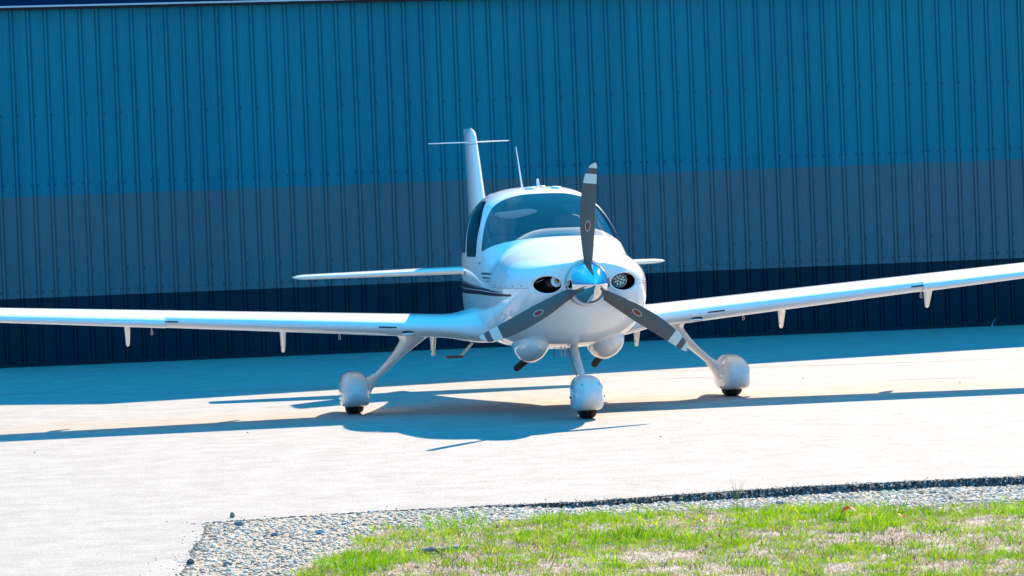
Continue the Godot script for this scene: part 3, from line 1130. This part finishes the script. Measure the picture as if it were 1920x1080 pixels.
func make_materials() -> void:
	var paint := mat(lin(.88, .86, .82), .45)
	paint.clearcoat_enabled = true
	paint.clearcoat = 1.0
	paint.clearcoat_roughness = .03
	paint.metallic_specular = .4
	M.paint = paint
	M.glass = mat(Color(.10, .22, .32, .20), .02)
	M.glass.transparency = BaseMaterial3D.TRANSPARENCY_ALPHA
	M.glass.metallic_specular = .9
	M.dark_glass = mat(Color(.06, .08, .09, .55), .03)
	M.dark_glass.transparency = BaseMaterial3D.TRANSPARENCY_ALPHA
	M.seal = mat(lin(.02, .022, .026), .5)
	M.lining = mat(lin(.03, .035, .045), .9)
	M.navy = mat(lin(.006, .010, .028), .3)
	M.navy.metallic_specular = .2
	M.navy_matt = mat(lin(.01, .015, .035), .5)
	M.chrome = mat(lin(.74, .73, .72), .05, 1.0)
	M.steel = mat(lin(.5, .5, .5), .3, 1.0)
	M.dark_metal = mat(lin(.05, .05, .055), .4, .6)
	M.black = mat(lin(.006, .006, .007), .8)
	M.blade = mat(lin(.105, .105, .100), .55)
	M.pale_band = mat(lin(.66, .70, .62), .5)
	M.badge_dark = mat(lin(.05, .08, .04), .5)
	M.badge_red = mat(lin(.45, .01, .015), .45)
	M.rubber = mat(lin(.010, .010, .011), .75)
	M.soot = mat(lin(.006, .004, .004), .8)
	M.tread = mat(lin(.22, .15, .13), .9)
	M.pulley = mat(lin(.80, .82, .84), .5)
	M.brass = mat(lin(.55, .35, .12), .35, .9)
	M.led = mat(lin(.92, .90, .68), .25)
	M.light_plate = mat(lin(.05, .09, .13), .4)
	M.beige = mat(lin(.50, .45, .40), .85)
	M.leather = mat(lin(.12, .125, .135), .6)
	M.visor = mat(lin(.45, .47, .50), .5)
	M.seam_light = mat(lin(.85, .86, .88), .3)
	M.seam_dark = mat(lin(.12, .12, .13), .6)
	M.red_glass = mat(lin(.5, .02, .02), .1)
	M.green_glass = mat(lin(.02, .4, .1), .1)
	# hangar cladding: painted steel, three slightly different batches for each row
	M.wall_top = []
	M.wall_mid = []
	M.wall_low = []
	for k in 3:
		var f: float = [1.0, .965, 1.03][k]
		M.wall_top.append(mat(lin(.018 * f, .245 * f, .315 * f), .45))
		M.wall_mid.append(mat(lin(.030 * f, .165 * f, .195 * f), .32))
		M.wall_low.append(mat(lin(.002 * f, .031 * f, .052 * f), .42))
	var w1 := seamless(31, .03, 512, 4)
	var w2 := seamless(37, .12, 512, 3)
	var streaks := noise_tex(512, func(x, y):
		var v := 1.0 + (w1.get_pixel(x, y).r - .5) * .16 + (w2.get_pixel(x, (y * 3) % 512).r - .5) * .14 - .05
		var q := clampf(v, 0, 1)
		return Color(q, q, q).linear_to_srgb())
	for m in M.wall_top + M.wall_mid + M.wall_low:
		m.albedo_texture = streaks
		m.uv1_triplanar = true
		m.uv1_world_triplanar = true
		m.uv1_scale = Vector3(.55, .045, .55)
	for m in M.wall_top: m.metallic_specular = .15
	for m in M.wall_low: m.metallic_specular = .25
	M.wall_back = mat(lin(.012, .12, .25), .5)
	M.header = mat(lin(.001, .03, .085), .7)
	M.header.metallic_specular = .1
	M.flash = mat(lin(.62, .68, .72), .35)
	M.gasket = mat(lin(.004, .008, .02), .6)
	M.screw = mat(lin(.0, .03, .05), .6)
	# apron: pale worn asphalt, fine aggregate, long faint streaks
	var a1 := seamless(3, .012, 1024, 4)
	var a2 := seamless(5, .25, 1024, 2)
	var a3 := seamless(9, .006, 1024, 5)
	var a4 := seamless(10, .035, 1024, 3)
	var gen := RandomNumberGenerator.new()
	gen.seed = 4
	M.apron = mat(Color.WHITE, .93)
	M.apron.albedo_texture = noise_tex(1024, func(x, y):
		var sp := a2.get_pixel(x, y).r - .5
		var lo := a1.get_pixel(x, y).r - .5
		var stk := a3.get_pixel((x * 2) % 1024, (y * 13) % 1024).r - .5
		var bl := a4.get_pixel(x, y).r - .5
		var v := .288 * (1.0 + sp * .6 + lo * .26 + bl * .20 + stk * .09 + gen.randf_range(-.11, .11))
		if sp < -.30 and gen.randf() < .25: v *= .72
		return lin(v * 1.02, v * .945, v * .895))
	M.apron.uv1_triplanar = true
	M.apron.uv1_world_triplanar = true
	M.apron.uv1_scale = Vector3(.16, .16, .16)
	M.apron_edge = mat(Color.WHITE, .95)
	M.apron_edge.vertex_color_use_as_albedo = true
	# soil with straw and grit
	var s1 := seamless(13, .05, 512, 4)
	var s2 := seamless(15, .3, 512, 2)
	M.soil = mat(Color.WHITE, 1.0)
	M.soil.albedo_texture = noise_tex(512, func(x, y):
		var t := clampf((s1.get_pixel(x, y).r - .3) * 2.0, 0, 1)
		var g := .65 + s2.get_pixel(x, y).r * .7
		var c := Vector3(.38, .325, .28).lerp(Vector3(.20, .145, .095), t) * g
		return lin(c.x, c.y, c.z))
	M.soil.uv1_triplanar = true
	M.soil.uv1_world_triplanar = true
	M.soil.uv1_scale = Vector3(.9, .9, .9)
	M.stone = mat(Color.WHITE, .9)
	M.stone.vertex_color_use_as_albedo = true
	M.leaf = mat(Color.WHITE, .75)
	M.leaf.metallic_specular = .25
	M.leaf.vertex_color_use_as_albedo = true
	M.leaf.cull_mode = BaseMaterial3D.CULL_DISABLED
	M.leaf.backlight_enabled = true
	M.leaf.backlight = Color(.72, .80, .14)
	M.straw = mat(Color.WHITE, .8)
	M.straw.vertex_color_use_as_albedo = true
	M.straw.cull_mode = BaseMaterial3D.CULL_DISABLED
	M.straw.backlight_enabled = true
	M.straw.backlight = Color(.55, .45, .32)

func build_ground() -> void:
	# one sheet to the horizon, fine where the camera looks
	var xs := []
	var zs := []
	for v in [-400, -120, -40, -12, -5]: xs.append(float(v))
	var x := -2.4
	while x < 4.2:
		xs.append(x); x += .045
	for v in [5, 8, 20, 60, 400]: xs.append(float(v))
	for v in [-500, -200, -80, -40, -24]: zs.append(float(v))
	var z := -20.6
	while z < -14.0:
		zs.append(z); z += .045
	for v in [-12, -8, 0, 10, 40, 400]: zs.append(float(v))
	var st := stool()
	st.set_smooth_group(1)
	for j in zs.size():
		for i in xs.size():
			st.add_vertex(Vector3(xs[i], ground_y(xs[i], zs[j]), zs[j]))
	var n := xs.size()
	for j in zs.size() - 1:
		for i in n - 1:
			for q in [j * n + i, j * n + i + 1, (j + 1) * n + i + 1, j * n + i, (j + 1) * n + i + 1, (j + 1) * n + i]:
				st.add_index(q)
	st.generate_normals()
	tag(put(st.commit(), "ground", M.soil), "bare brown soil and thatch of the verge in front of the apron", "", "", "structure")
	# apron
	var edge := PackedVector2Array()
	rng.seed = 21
	var ex := 7.0
	var path := []
	while ex > -1.84:
		path.append(Vector2(ex, edge_z(ex) + rng.randf_range(-.012, .012) + N.get_noise_1d(ex * 70) * .03))
		ex -= rng.randf_range(.006, .013)
	var ez := -18.83
	while ez < -12.0:
		path.append(Vector2(left_x(ez) + rng.randf_range(-.008, .008) + N.get_noise_1d(ez * 60 + 400) * .035, ez))
		ez += rng.randf_range(.02, .04)
	edge.append(Vector2(-200, 40)); edge.append(Vector2(-200, -300)); edge.append(Vector2(200, -300)); edge.append(Vector2(200, -25)); edge.append(Vector2(60, -22))
	for p in path: edge.append(p)
	edge.append(Vector2(-1.2, 40))
	var ids := Geometry2D.triangulate_polygon(edge)
	st = stool()
	st.set_smooth_group(-1)
	for k in range(0, ids.size(), 3):
		var a := edge[ids[k]]
		var b := edge[ids[k + 1]]
		var c := edge[ids[k + 2]]
		if (b - a).cross(c - a) < 0:
			var t := b
			b = c
			c = t
		tri(st, Vector3(a.x, 0, a.y), Vector3(b.x, 0, b.y), Vector3(c.x, 0, c.y))
	var ap := put(done(st), "apron", M.apron)
	tag(ap, "pale sunlit asphalt apron under the airplane", "", "", "structure")
	# broken edge of the slab: rough dark aggregate
	st = stool()
	st.set_smooth_group(-1)
	var cols := []
	for p in path:
		var out := Vector2(0, 1) if p.y < -18.84 or p.x > -1.7 else Vector2(1, 0)
		if p.x <= -1.7 and p.y > -18.84: out = Vector2(1, 0)
		var col := []
		var h := lip(p.x) + .03
		for r in 9:
			var f := r / 8.0
			var o := out * (f * .085 * clampf(h * 12.0, .3, 1.0)) + Vector2(rng.randf_range(-.006, .006), rng.randf_range(-.012, .012)) * (1.0 if r > 0 else 0.0)
			col.append(Vector3(p.x + o.x, -h * pow(f, 1.7) + (rng.randf_range(-.006, .006) if r > 0 else 0.0), p.y + o.y))
		cols.append(col)
	for i in cols.size() - 1:
		for r in 8:
			for t in [[cols[i][r], cols[i + 1][r], cols[i + 1][r + 1]], [cols[i][r], cols[i + 1][r + 1], cols[i][r + 1]]]:
				var v := rng.randf_range(.03, .12)
				if rng.randf() < .10: v = .32
				for q in t:
					st.set_color(Color(v, v * .99, v * .97))
					st.add_vertex(q)
	put(done(st), "slab_edge", M.apron_edge, ap)
	# hairline cracks and tar marks
	rng.seed = 33
	for c in [[[1.9, -33.4], [.55, .03]], [[-5.6, -35.6], [.7, .05]], [[4.0, -31.4], [.5, .02]], [[.9, -28.3], [.25, .0]], [[-3.1, -34.4], [1.6, .15]], [[3.2, -35.0], [2.6, .2]]]:
		st = stool()
		st.set_smooth_group(-1)
		var prev := []
		for k in 13:
			var f := k / 12.0
			var p := Vector3(c[0][0] + c[1][0] * (f - .5) * 2.0, .004, c[0][1] + c[1][1] * (f - .5) * 2.0 + rng.randf_range(-.03, .03))
			var w := .014 * sin(PI * clampf(f, .03, .97)) + .004
			var cur := [p + Vector3(0, 0, w), p - Vector3(0, 0, w)]
			if k > 0: quad(st, prev[0], prev[1], cur[1], cur[0])
			prev = cur
		put(done(st), "crack", M.crack, ap)

func stone_mesh(seed_: int, flat := .65) -> ArrayMesh:
	var s := SphereMesh.new()
	s.radius = .5
	s.height = 1.0
	s.radial_segments = 7
	s.rings = 4
	var arr := s.get_mesh_arrays()
	var vs: PackedVector3Array = arr[Mesh.ARRAY_VERTEX]
	var g := RandomNumberGenerator.new()
	g.seed = seed_
	var off := {}
	var st := stool()
	st.set_smooth_group(-1)
	for i in vs.size():
		var key := (vs[i] * 100.0).round()
		if not off.has(key): off[key] = g.randf_range(.72, 1.12)
		vs[i] = vs[i] * off[key] * Vector3(1, flat, .85)
	for k in arr[Mesh.ARRAY_INDEX]:
		st.set_color(Color.WHITE)
		st.add_vertex(vs[k])
	return done(st)

func multi(called: String, mesh: Mesh, m: Material, xf: Array, cols: Array, label: String, category := "") -> void:
	var mm := MultiMesh.new()
	mm.transform_format = MultiMesh.TRANSFORM_3D
	mm.use_colors = true
	mm.mesh = mesh
	mm.instance_count = xf.size()
	for i in xf.size():
		mm.set_instance_transform(i, xf[i])
		mm.set_instance_color(i, cols[i])
	var o := MultiMeshInstance3D.new()
	o.multimesh = mm
	o.material_override = m
	o.name = numbered(self, called)
	add_child(o, true)
	tag(o, label, category, "", "stuff")

func stone_color() -> Color:
	var r := rng.randf()
	var v := rng.randf_range(.36, .72)
	v *= 1.15
	if r < .12: return Color(v * .36, v * .36, v * .37)
	if r < .55: return Color(v * 1.0, v * .80, v * .60)
	if r < .70: return Color(v * .95, v * .64, v * .40)
	return Color(v * 1.02, v * .87, v * .72)

func in_gravel(x: float, z: float) -> float:   # 0..1 density
	var dz := z - edge_z(x)
	var dx := x - left_x(z)
	if dz < .0 or dx < .0: return 0.0
	var g := grass_amount(x, z)
	return clampf(1.0 - g * 1.2, .04, 1.0)

func grass_amount(x: float, z: float) -> float:
	# distance past the line where the turf begins
	var zb := lut([[-1.7, -13.0], [-1.2, -15.7], [-1.0, -16.6], [-.86, -17.45], [-.80, -18.0], [-.2, -18.35], [.3, -18.6], [.8, -18.75], [1.3, -18.72], [1.7, -18.62], [2.2, -18.55], [3.2, -18.4], [6, -18.2]], x)
	zb += N.get_noise_2d(x * 40 + 77, z * 40) * .45 + N.get_noise_2d(x * 150 + 7, z * 150) * .3
	return smoothstep(-.15, .55, z - zb)

func blade_tuft(seed_: int, blades: int, h: float, spread: float, w: float, bend: float) -> ArrayMesh:
	var g := RandomNumberGenerator.new()
	g.seed = seed_
	var st := stool()
	st.set_smooth_group(1)
	for b in blades:
		var a := g.randf() * TAU
		var o := Vector3(cos(a), 0, sin(a)) * sqrt(g.randf()) * spread
		var d := Vector3(cos(a + g.randf_range(-.9, .9)), 0, sin(a + g.randf_range(-.9, .9)))
		var hh := h * g.randf_range(.55, 1.15)
		var bb := bend * g.randf_range(.4, 1.6)
		var face := g.randf() * TAU
		var s := Vector3(cos(face), 0, sin(face)) * w * g.randf_range(.7, 1.2) * .5
		var shade := g.randf_range(.75, 1.2)
		var prev := []
		for k in 4:
			var f := k / 3.0
			var p := o + Vector3(0, hh * (f - .25 * bb * f * f), 0) + d * hh * bb * f * f * .6
			var ww := s * (1.0 - f * f * .95)
			var cur := [p - ww, p + ww]
			if k > 0:
				st.set_color(Color(shade, shade, shade))
				for q in [prev[0], cur[0], cur[1], prev[0], cur[1], prev[1]]: st.add_vertex(q)
			prev = cur
	return done(st)

func build_verge() -> void:
	rng.seed = 99
	# gravel, loose stones of four shapes
	for v in 4:
		var xf := []
		var cols := []
		for k in 24000:
			var x := rng.randf_range(-2.1, 3.9)
			var z := rng.randf_range(-20.1, -14.2) if x < -.4 else rng.randf_range(-20.1, -17.6)
			var spill := maxf(edge_z(x) - z, left_x(z) - x)
			var on_apron := spill > -.02
			if on_apron:
				if rng.randf() > .35 * exp(-spill / .05) or spill > .3: continue
			elif rng.randf() > in_gravel(x, z): continue
			var s := pow(rng.randf(), 5.0) * .032 + .0055
			if on_apron: s = minf(s, .016)
			var b := Basis.from_euler(Vector3(rng.randf_range(-.5, .5), rng.randf() * TAU, rng.randf_range(-.5, .5))).scaled(Vector3(s, s * rng.randf_range(.5, .95), s))
			xf.append(Transform3D(b, Vector3(x, (0.0 if on_apron else ground_y(x, z)) + s * .10, z)))
			cols.append(stone_color())
		multi("gravel", stone_mesh(50 + v, [.6, .75, .5, .65][v]), M.stone, xf, cols, ["loose pale crushed gravel along the apron edge", "rounded gravel stones mixed into the apron edge strip", "flat gravel chips scattered along the apron edge", "angular gravel stones along the apron edge"][v])
	# turf: green clumps, straw clumps
	for v in 3:
		var xf := []
		var cols := []
		var xd := []
		var cd := []
		for k in 9000:
			var x := rng.randf_range(-1.5, 3.6)
			var z := rng.randf_range(-19.2, -13.9)
			if rng.randf() > grass_amount(x, z): continue
			var patch := N.get_noise_2d(x * 60 + 300, z * 70) * .5 + N.get_noise_2d(x * 220, z * 260 + 90) * .6
			var dryness := clampf(.60 + (z + 17.2) * .09 + patch * 1.7, .20, .95)
			if patch + rng.randf_range(-.5, .5) > .24: continue
			var y := ground_y(x, z)
			var s := (rng.randf_range(.40, .95) if rng.randf() < .88 else rng.randf_range(1.0, 1.6)) * (1.0 - .3 * clampf(patch, -.5, 1.0))
			var b := Basis(Vector3.UP, rng.randf() * TAU).scaled(Vector3(s, s * rng.randf_range(.8, 1.2), s))
			if rng.randf() < dryness:
				var c := rng.randf_range(.8, 1.15)
				xd.append(Transform3D(b, Vector3(x, y - .004, z)))
				cd.append(Color(.66 * c, .50 * c, .34 * c) if rng.randf() < .8 else Color(.20 * c, .13 * c, .07 * c))
			else:
				var c := rng.randf_range(.8, 1.25)
				var yel := rng.randf_range(0, 1)
				xf.append(Transform3D(b, Vector3(x, y - .004, z)))
				cols.append(Color(lerpf(.24, .58, yel * yel) * c, lerpf(.38, .58, yel) * c, lerpf(.01, .06, yel * yel) * c))
		multi("green_grass", blade_tuft(200 + v, 11, .050, .045, .0050, [.7, 1.0, 1.3][v]), M.leaf, xf, cols, ["short bright green grass growing in the verge", "bright green bending grass growing in the verge", "low spreading green grass growing in the verge"][v])
		multi("dry_grass", blade_tuft(300 + v, 12, .036, .055, .0040, [1.0, 1.5, 2.0][v]), M.straw, xd, cd, ["short straw-coloured dead grass among the green turf", "bent straw-coloured dead grass among the green turf", "flattened straw-coloured dead grass in the near verge"][v])

func single_tuft(label: String, at: Vector2, blades: int, h: float, spread: float, seed_: int, col: Color, w := .0048, bend := .8) -> void:
	var m := blade_tuft(seed_, blades, h, spread, w, bend)
	var mt: StandardMaterial3D = M.leaf.duplicate()
	mt.albedo_color = col.linear_to_srgb()
	var o := put(m, "grass_tuft", mt)
	o.position = Vector3(at.x, ground_y(at.x, at.y) - .005, at.y)
	tag(o, label, "grass tuft", "grass tufts in the verge")

func single_stone(label: String, at: Vector3, size: Vector3, seed_: int, col: Color, turn := 0.0) -> void:
	var mt := mat(col.linear_to_srgb(), .9)
	var o := put(stone_mesh(seed_, .8), "stone", mt)
	o.position = at
	o.basis = Basis(Vector3.UP, turn) * Basis.from_scale(size)
	tag(o, label, "stone", "larger stones round the verge")

func dead_leaf(label: String, at: Vector3, size: float, col: Color, seed_: int, lift: float) -> void:
	var g := RandomNumberGenerator.new()
	g.seed = seed_
	var st := stool()
	st.set_smooth_group(1)
	var n := 8
	var prev := []
	for k in n + 1:
		var f := float(k) / n
		var w := size * .32 * pow(sin(PI * clampf(f, .02, .98)), .8) * (1.0 + .25 * sin(f * 23.0))
		var c := Vector3(size * (f - .5), lift * sin(PI * f) + size * .15 * f * f, 0)
		var cur := [c + Vector3(0, w * .55, w), c, c + Vector3(0, w * .45, -w)]
		if k > 0:
			quad(st, prev[0], cur[0], cur[1], prev[1])
			quad(st, prev[1], cur[1], cur[2], prev[2])
		prev = cur
	var mt := mat(col.linear_to_srgb(), .7)
	mt.cull_mode = BaseMaterial3D.CULL_DISABLED
	mt.backlight_enabled = true
	mt.backlight = Color(.4, .18, .1)
	var o := put(done(st), "dead_leaf", mt)
	o.position = at
	o.rotation.y = g.randf() * TAU
	tag(o, label, "leaf", "fallen leaves")

func gnd(x: float, z: float, up := 0.0) -> Vector3:
	return Vector3(x, ground_y(x, z) + up, z)

func build_small_things() -> void:
	single_tuft("thin green tuft leaning on the dark apron edge beside an arched straw", Vector2(1.30, -19.36), 9, .16, .02, 501, Color(.10, .17, .03), .004, .5)
	single_tuft("broad bright tuft at the gravel's end in the lower left of the turf", Vector2(-.83, -15.95), 220, .14, .20, 502, Color(.24, .44, .01), .0045, .9)
	single_tuft("dense upright tuft at the far edge of the turf left of the nose wheel", Vector2(-.36, -18.05), 150, .12, .19, 503, Color(.26, .46, .01), .004, 1.0)
	single_tuft("small low tuft at the back left corner of the turf", Vector2(-.74, -18.0), 60, .07, .13, 504, Color(.24, .42, .01), .005, .9)
	single_tuft("dark green tuft in the middle of the turf below the nose wheel", Vector2(.55, -16.9), 70, .11, .10, 505, Color(.10, .24, .01), .005, .7)
	single_tuft("tuft beside the red leaf on the right of the turf", Vector2(1.70, -17.75), 60, .13, .10, 506, Color(.22, .40, .02), .005, .8)
	# arched straw
	var st := stool()
	var pts := []
	var rr := []
	for k in 13:
		var f := k / 12.0
		pts.append(Vector3(lerpf(-.10, .13, f), .052 * sin(PI * f) * (1.15 - f * .3), .03 * sin(f * 4.0)))
		rr.append(lerpf(.0035, .0016, f))
	tube(st, pts, rr, 6)
	var s := put(done(st), "straw_stalk", mat(lin(.62, .45, .24), .7))
	s.position = gnd(1.33, -18.84, .0)
	tag(s, "pale arched straw stalk lying over the gravel at the apron edge", "straw")
	single_stone("rounded tan stone lying against the dark apron edge at right", gnd(2.41, -19.33, .012), Vector3(.042, .046, .04), 601, Color(.50, .36, .20))
	single_stone("pointed grey stone standing on the apron's rim at the corner of the gravel", Vector3(-1.71, .016, -19.10), Vector3(.034, .052, .03), 602, Color(.30, .28, .25))
	single_stone("blue-grey stone at the gravel's top left, below the pointed one", gnd(-1.63, -18.6, .012), Vector3(.066, .042, .05), 603, Color(.22, .25, .28))
	single_stone("dark stone at the gravel's left border near the bottom of the photo", gnd(-1.70, -16.49, .016), Vector3(.050, .040, .04), 604, Color(.08, .10, .12))
	single_stone("flat grey stone in the middle of the gravel corner", gnd(-1.37, -17.85, .012), Vector3(.055, .035, .05), 605, Color(.18, .21, .24))
	single_stone("wide pale stone in the gravel nearest the back of the turf", gnd(-1.12, -17.9, .012), Vector3(.085, .04, .06), 606, Color(.33, .34, .34))
	single_stone("blue-grey stone right of the thin tuft at the apron edge", gnd(1.53, -18.98, .012), Vector3(.060, .042, .05), 607, Color(.20, .25, .27))
	single_stone("grey stone low in the gravel corner near the bottom of the photo", gnd(-1.50, -16.37, .012), Vector3(.055, .035, .045), 608, Color(.24, .27, .30))
	# long weathered piece of stone in the grass
	var lg := stool()
	var rings := []
	var g := RandomNumberGenerator.new()
	g.seed = 5
	for k in 9:
		var f := k / 8.0
		var r := .022 * pow(sin(PI * clampf(f, .06, .94)), .4)
		var ring := ell(Vector3(lerpf(-.125, .125, f), .006 + .004 * sin(f * 9.0), 0), Vector3(0, r * .8, 0), Vector3(0, 0, r * 1.5), 9)
		for q in ring.size(): ring[q] += Vector3(g.randf_range(-.008, .008), g.randf_range(-.009, .010), g.randf_range(-.009, .009))
		rings.append(ring)
	loft(lg, rings)
	var o := put(done(lg), "weathered_rock", mat(lin(.20, .17, .14), .95))
	o.position = gnd(-.40, -16.62, .010)
	o.rotation.y = .25
	tag(o, "long flat grey rock lying in the grass at the bottom centre", "rock")
	dead_leaf("curled red-brown leaf in the grass right of centre", gnd(1.80, -17.70, .035), .095, Color(.30, .09, .035), 701, .03)
	dead_leaf("small pinkish leaf in the grass below the nose wheel's right", gnd(.99, -17.5, .03), .05, Color(.50, .22, .17), 702, .01)
	dead_leaf("orange-brown leaf on dry grass near the right edge", gnd(2.05, -17.35, .03), .06, Color(.42, .19, .09), 703, .015)
	dead_leaf("reddish leaf on the shaded apron at the foot of the hangar wall", Vector3(-1.62, .02, -43.3), .14, Color(.30, .10, .06), 704, .03)
	# weed at the foot of the wall
	var wd := put(blade_tuft(801, 4, .26, .02, .006, 1.6), "weed", M.straw)
	wd.position = Vector3(6.55, .0, -44.2)
	tag(wd, "thin weed growing from the joint at the foot of the hangar wall", "weed")
	# pebbles on the open apron
	for e in [["dark pebble on the open apron at far left", -3.84, -25.6], ["dark pebble on the apron left of the left main wheel", -2.27, -27.1], ["pebble on the sunlit apron behind the right wing", 2.88, -32.3], ["pebble on the apron near the right edge of the photo", 4.2, -30.5], ["pebble on the apron in front of the propeller's shadow", 1.09, -24.6]]:
		var p := put(stone_mesh(int(e[1] * 100) + 900, .6), "pebble", mat(lin(.035, .03, .03), .9))
		p.position = Vector3(e[1], .007, e[2])
		p.scale = Vector3(.018, .013, .016)
		tag(p, e[0], "pebble", "pebbles on the apron")

func _ready() -> void:
	# ---- camera
	var cam := Camera3D.new()
	cam.name = "camera"
	cam.fov = rad_to_deg(2.0 * atan(540.0 / 6049.0))
	cam.near = .1
	cam.far = 3000.0
	cam.position = Vector3(0, CAM_H, 0)
	cam.basis = Basis(Vector3(1, 0, 0), -.0204) * Basis(Vector3(0, 0, 1), -.0391)
	add_child(cam)
	cam.current = true
	# ---- sky, exposure
	var we := WorldEnvironment.new()
	we.name = "world_environment"
	var env := Environment.new()
	env.background_mode = Environment.BG_SKY
	var sky := Sky.new()
	var sm := ProceduralSkyMaterial.new()
	sm.sky_top_color = lin(.006, .31, .64)
	sm.sky_horizon_color = lin(.004, .070, .215)
	sm.sky_curve = .45
	sm.ground_bottom_color = lin(.12, .11, .10)
	sm.ground_horizon_color = lin(.14, .13, .12)
	# thin wisps of high cloud
	var cn := FastNoiseLite.new()
	cn.seed = 12
	cn.frequency = 1.0
	cn.fractal_octaves = 5
	var cover := Image.create_empty(768, 384, false, Image.FORMAT_RGBAF)
	for y in 384:
		var el := PI * (.5 - (y + .5) / 384.0)
		for x in 768:
			var az := TAU * (x + .5) / 768.0
			var d := Vector3(cos(el) * cos(az), sin(el), cos(el) * sin(az))
			var q: Vector3 = d / (absf(d.y) + .25)
			var v := cn.get_noise_3d(q.x * 1.1, q.y * .6, q.z * 3.0)
			var a := smoothstep(.06, .55, v) * smoothstep(-.02, .12, d.y)
			cover.set_pixel(x, y, Color(.62, .68, .72, a))
	sm.sky_cover = ImageTexture.create_from_image(cover)
	sm.sky_cover_modulate = Color(.34, .34, .34)
	sm.sun_angle_max = 3.0
	sm.sun_curve = .05
	sky.sky_material = sm
	env.sky = sky
	env.tonemap_mode = Environment.TONE_MAPPER_LINEAR
	env.tonemap_exposure = 2.8
	env.sdfgi_enabled = true
	env.ssao_enabled = true
	env.ssil_enabled = true
	we.environment = env
	add_child(we)
	# ---- sun, behind the hangar to the right
	var sun := DirectionalLight3D.new()
	sun.name = "sun"
	sun.light_energy = 1.52
	sun.light_color = lin(1.0, .80, .58)
	sun.light_angular_distance = .5
	sun.shadow_enabled = true
	add_child(sun)
	sun.look_at_from_position(Vector3.ZERO, Vector3(-.645, -1.0, 1.30))
	# ---- place
	N.seed = 7
	N.frequency = .02
	N.fractal_octaves = 3
	make_materials()
	M.crack = mat(lin(.14, .135, .13), .95)
	prepare_stations()
	build_ground()
	build_hangar()
	build_airplane()
	build_verge()
	build_small_things()
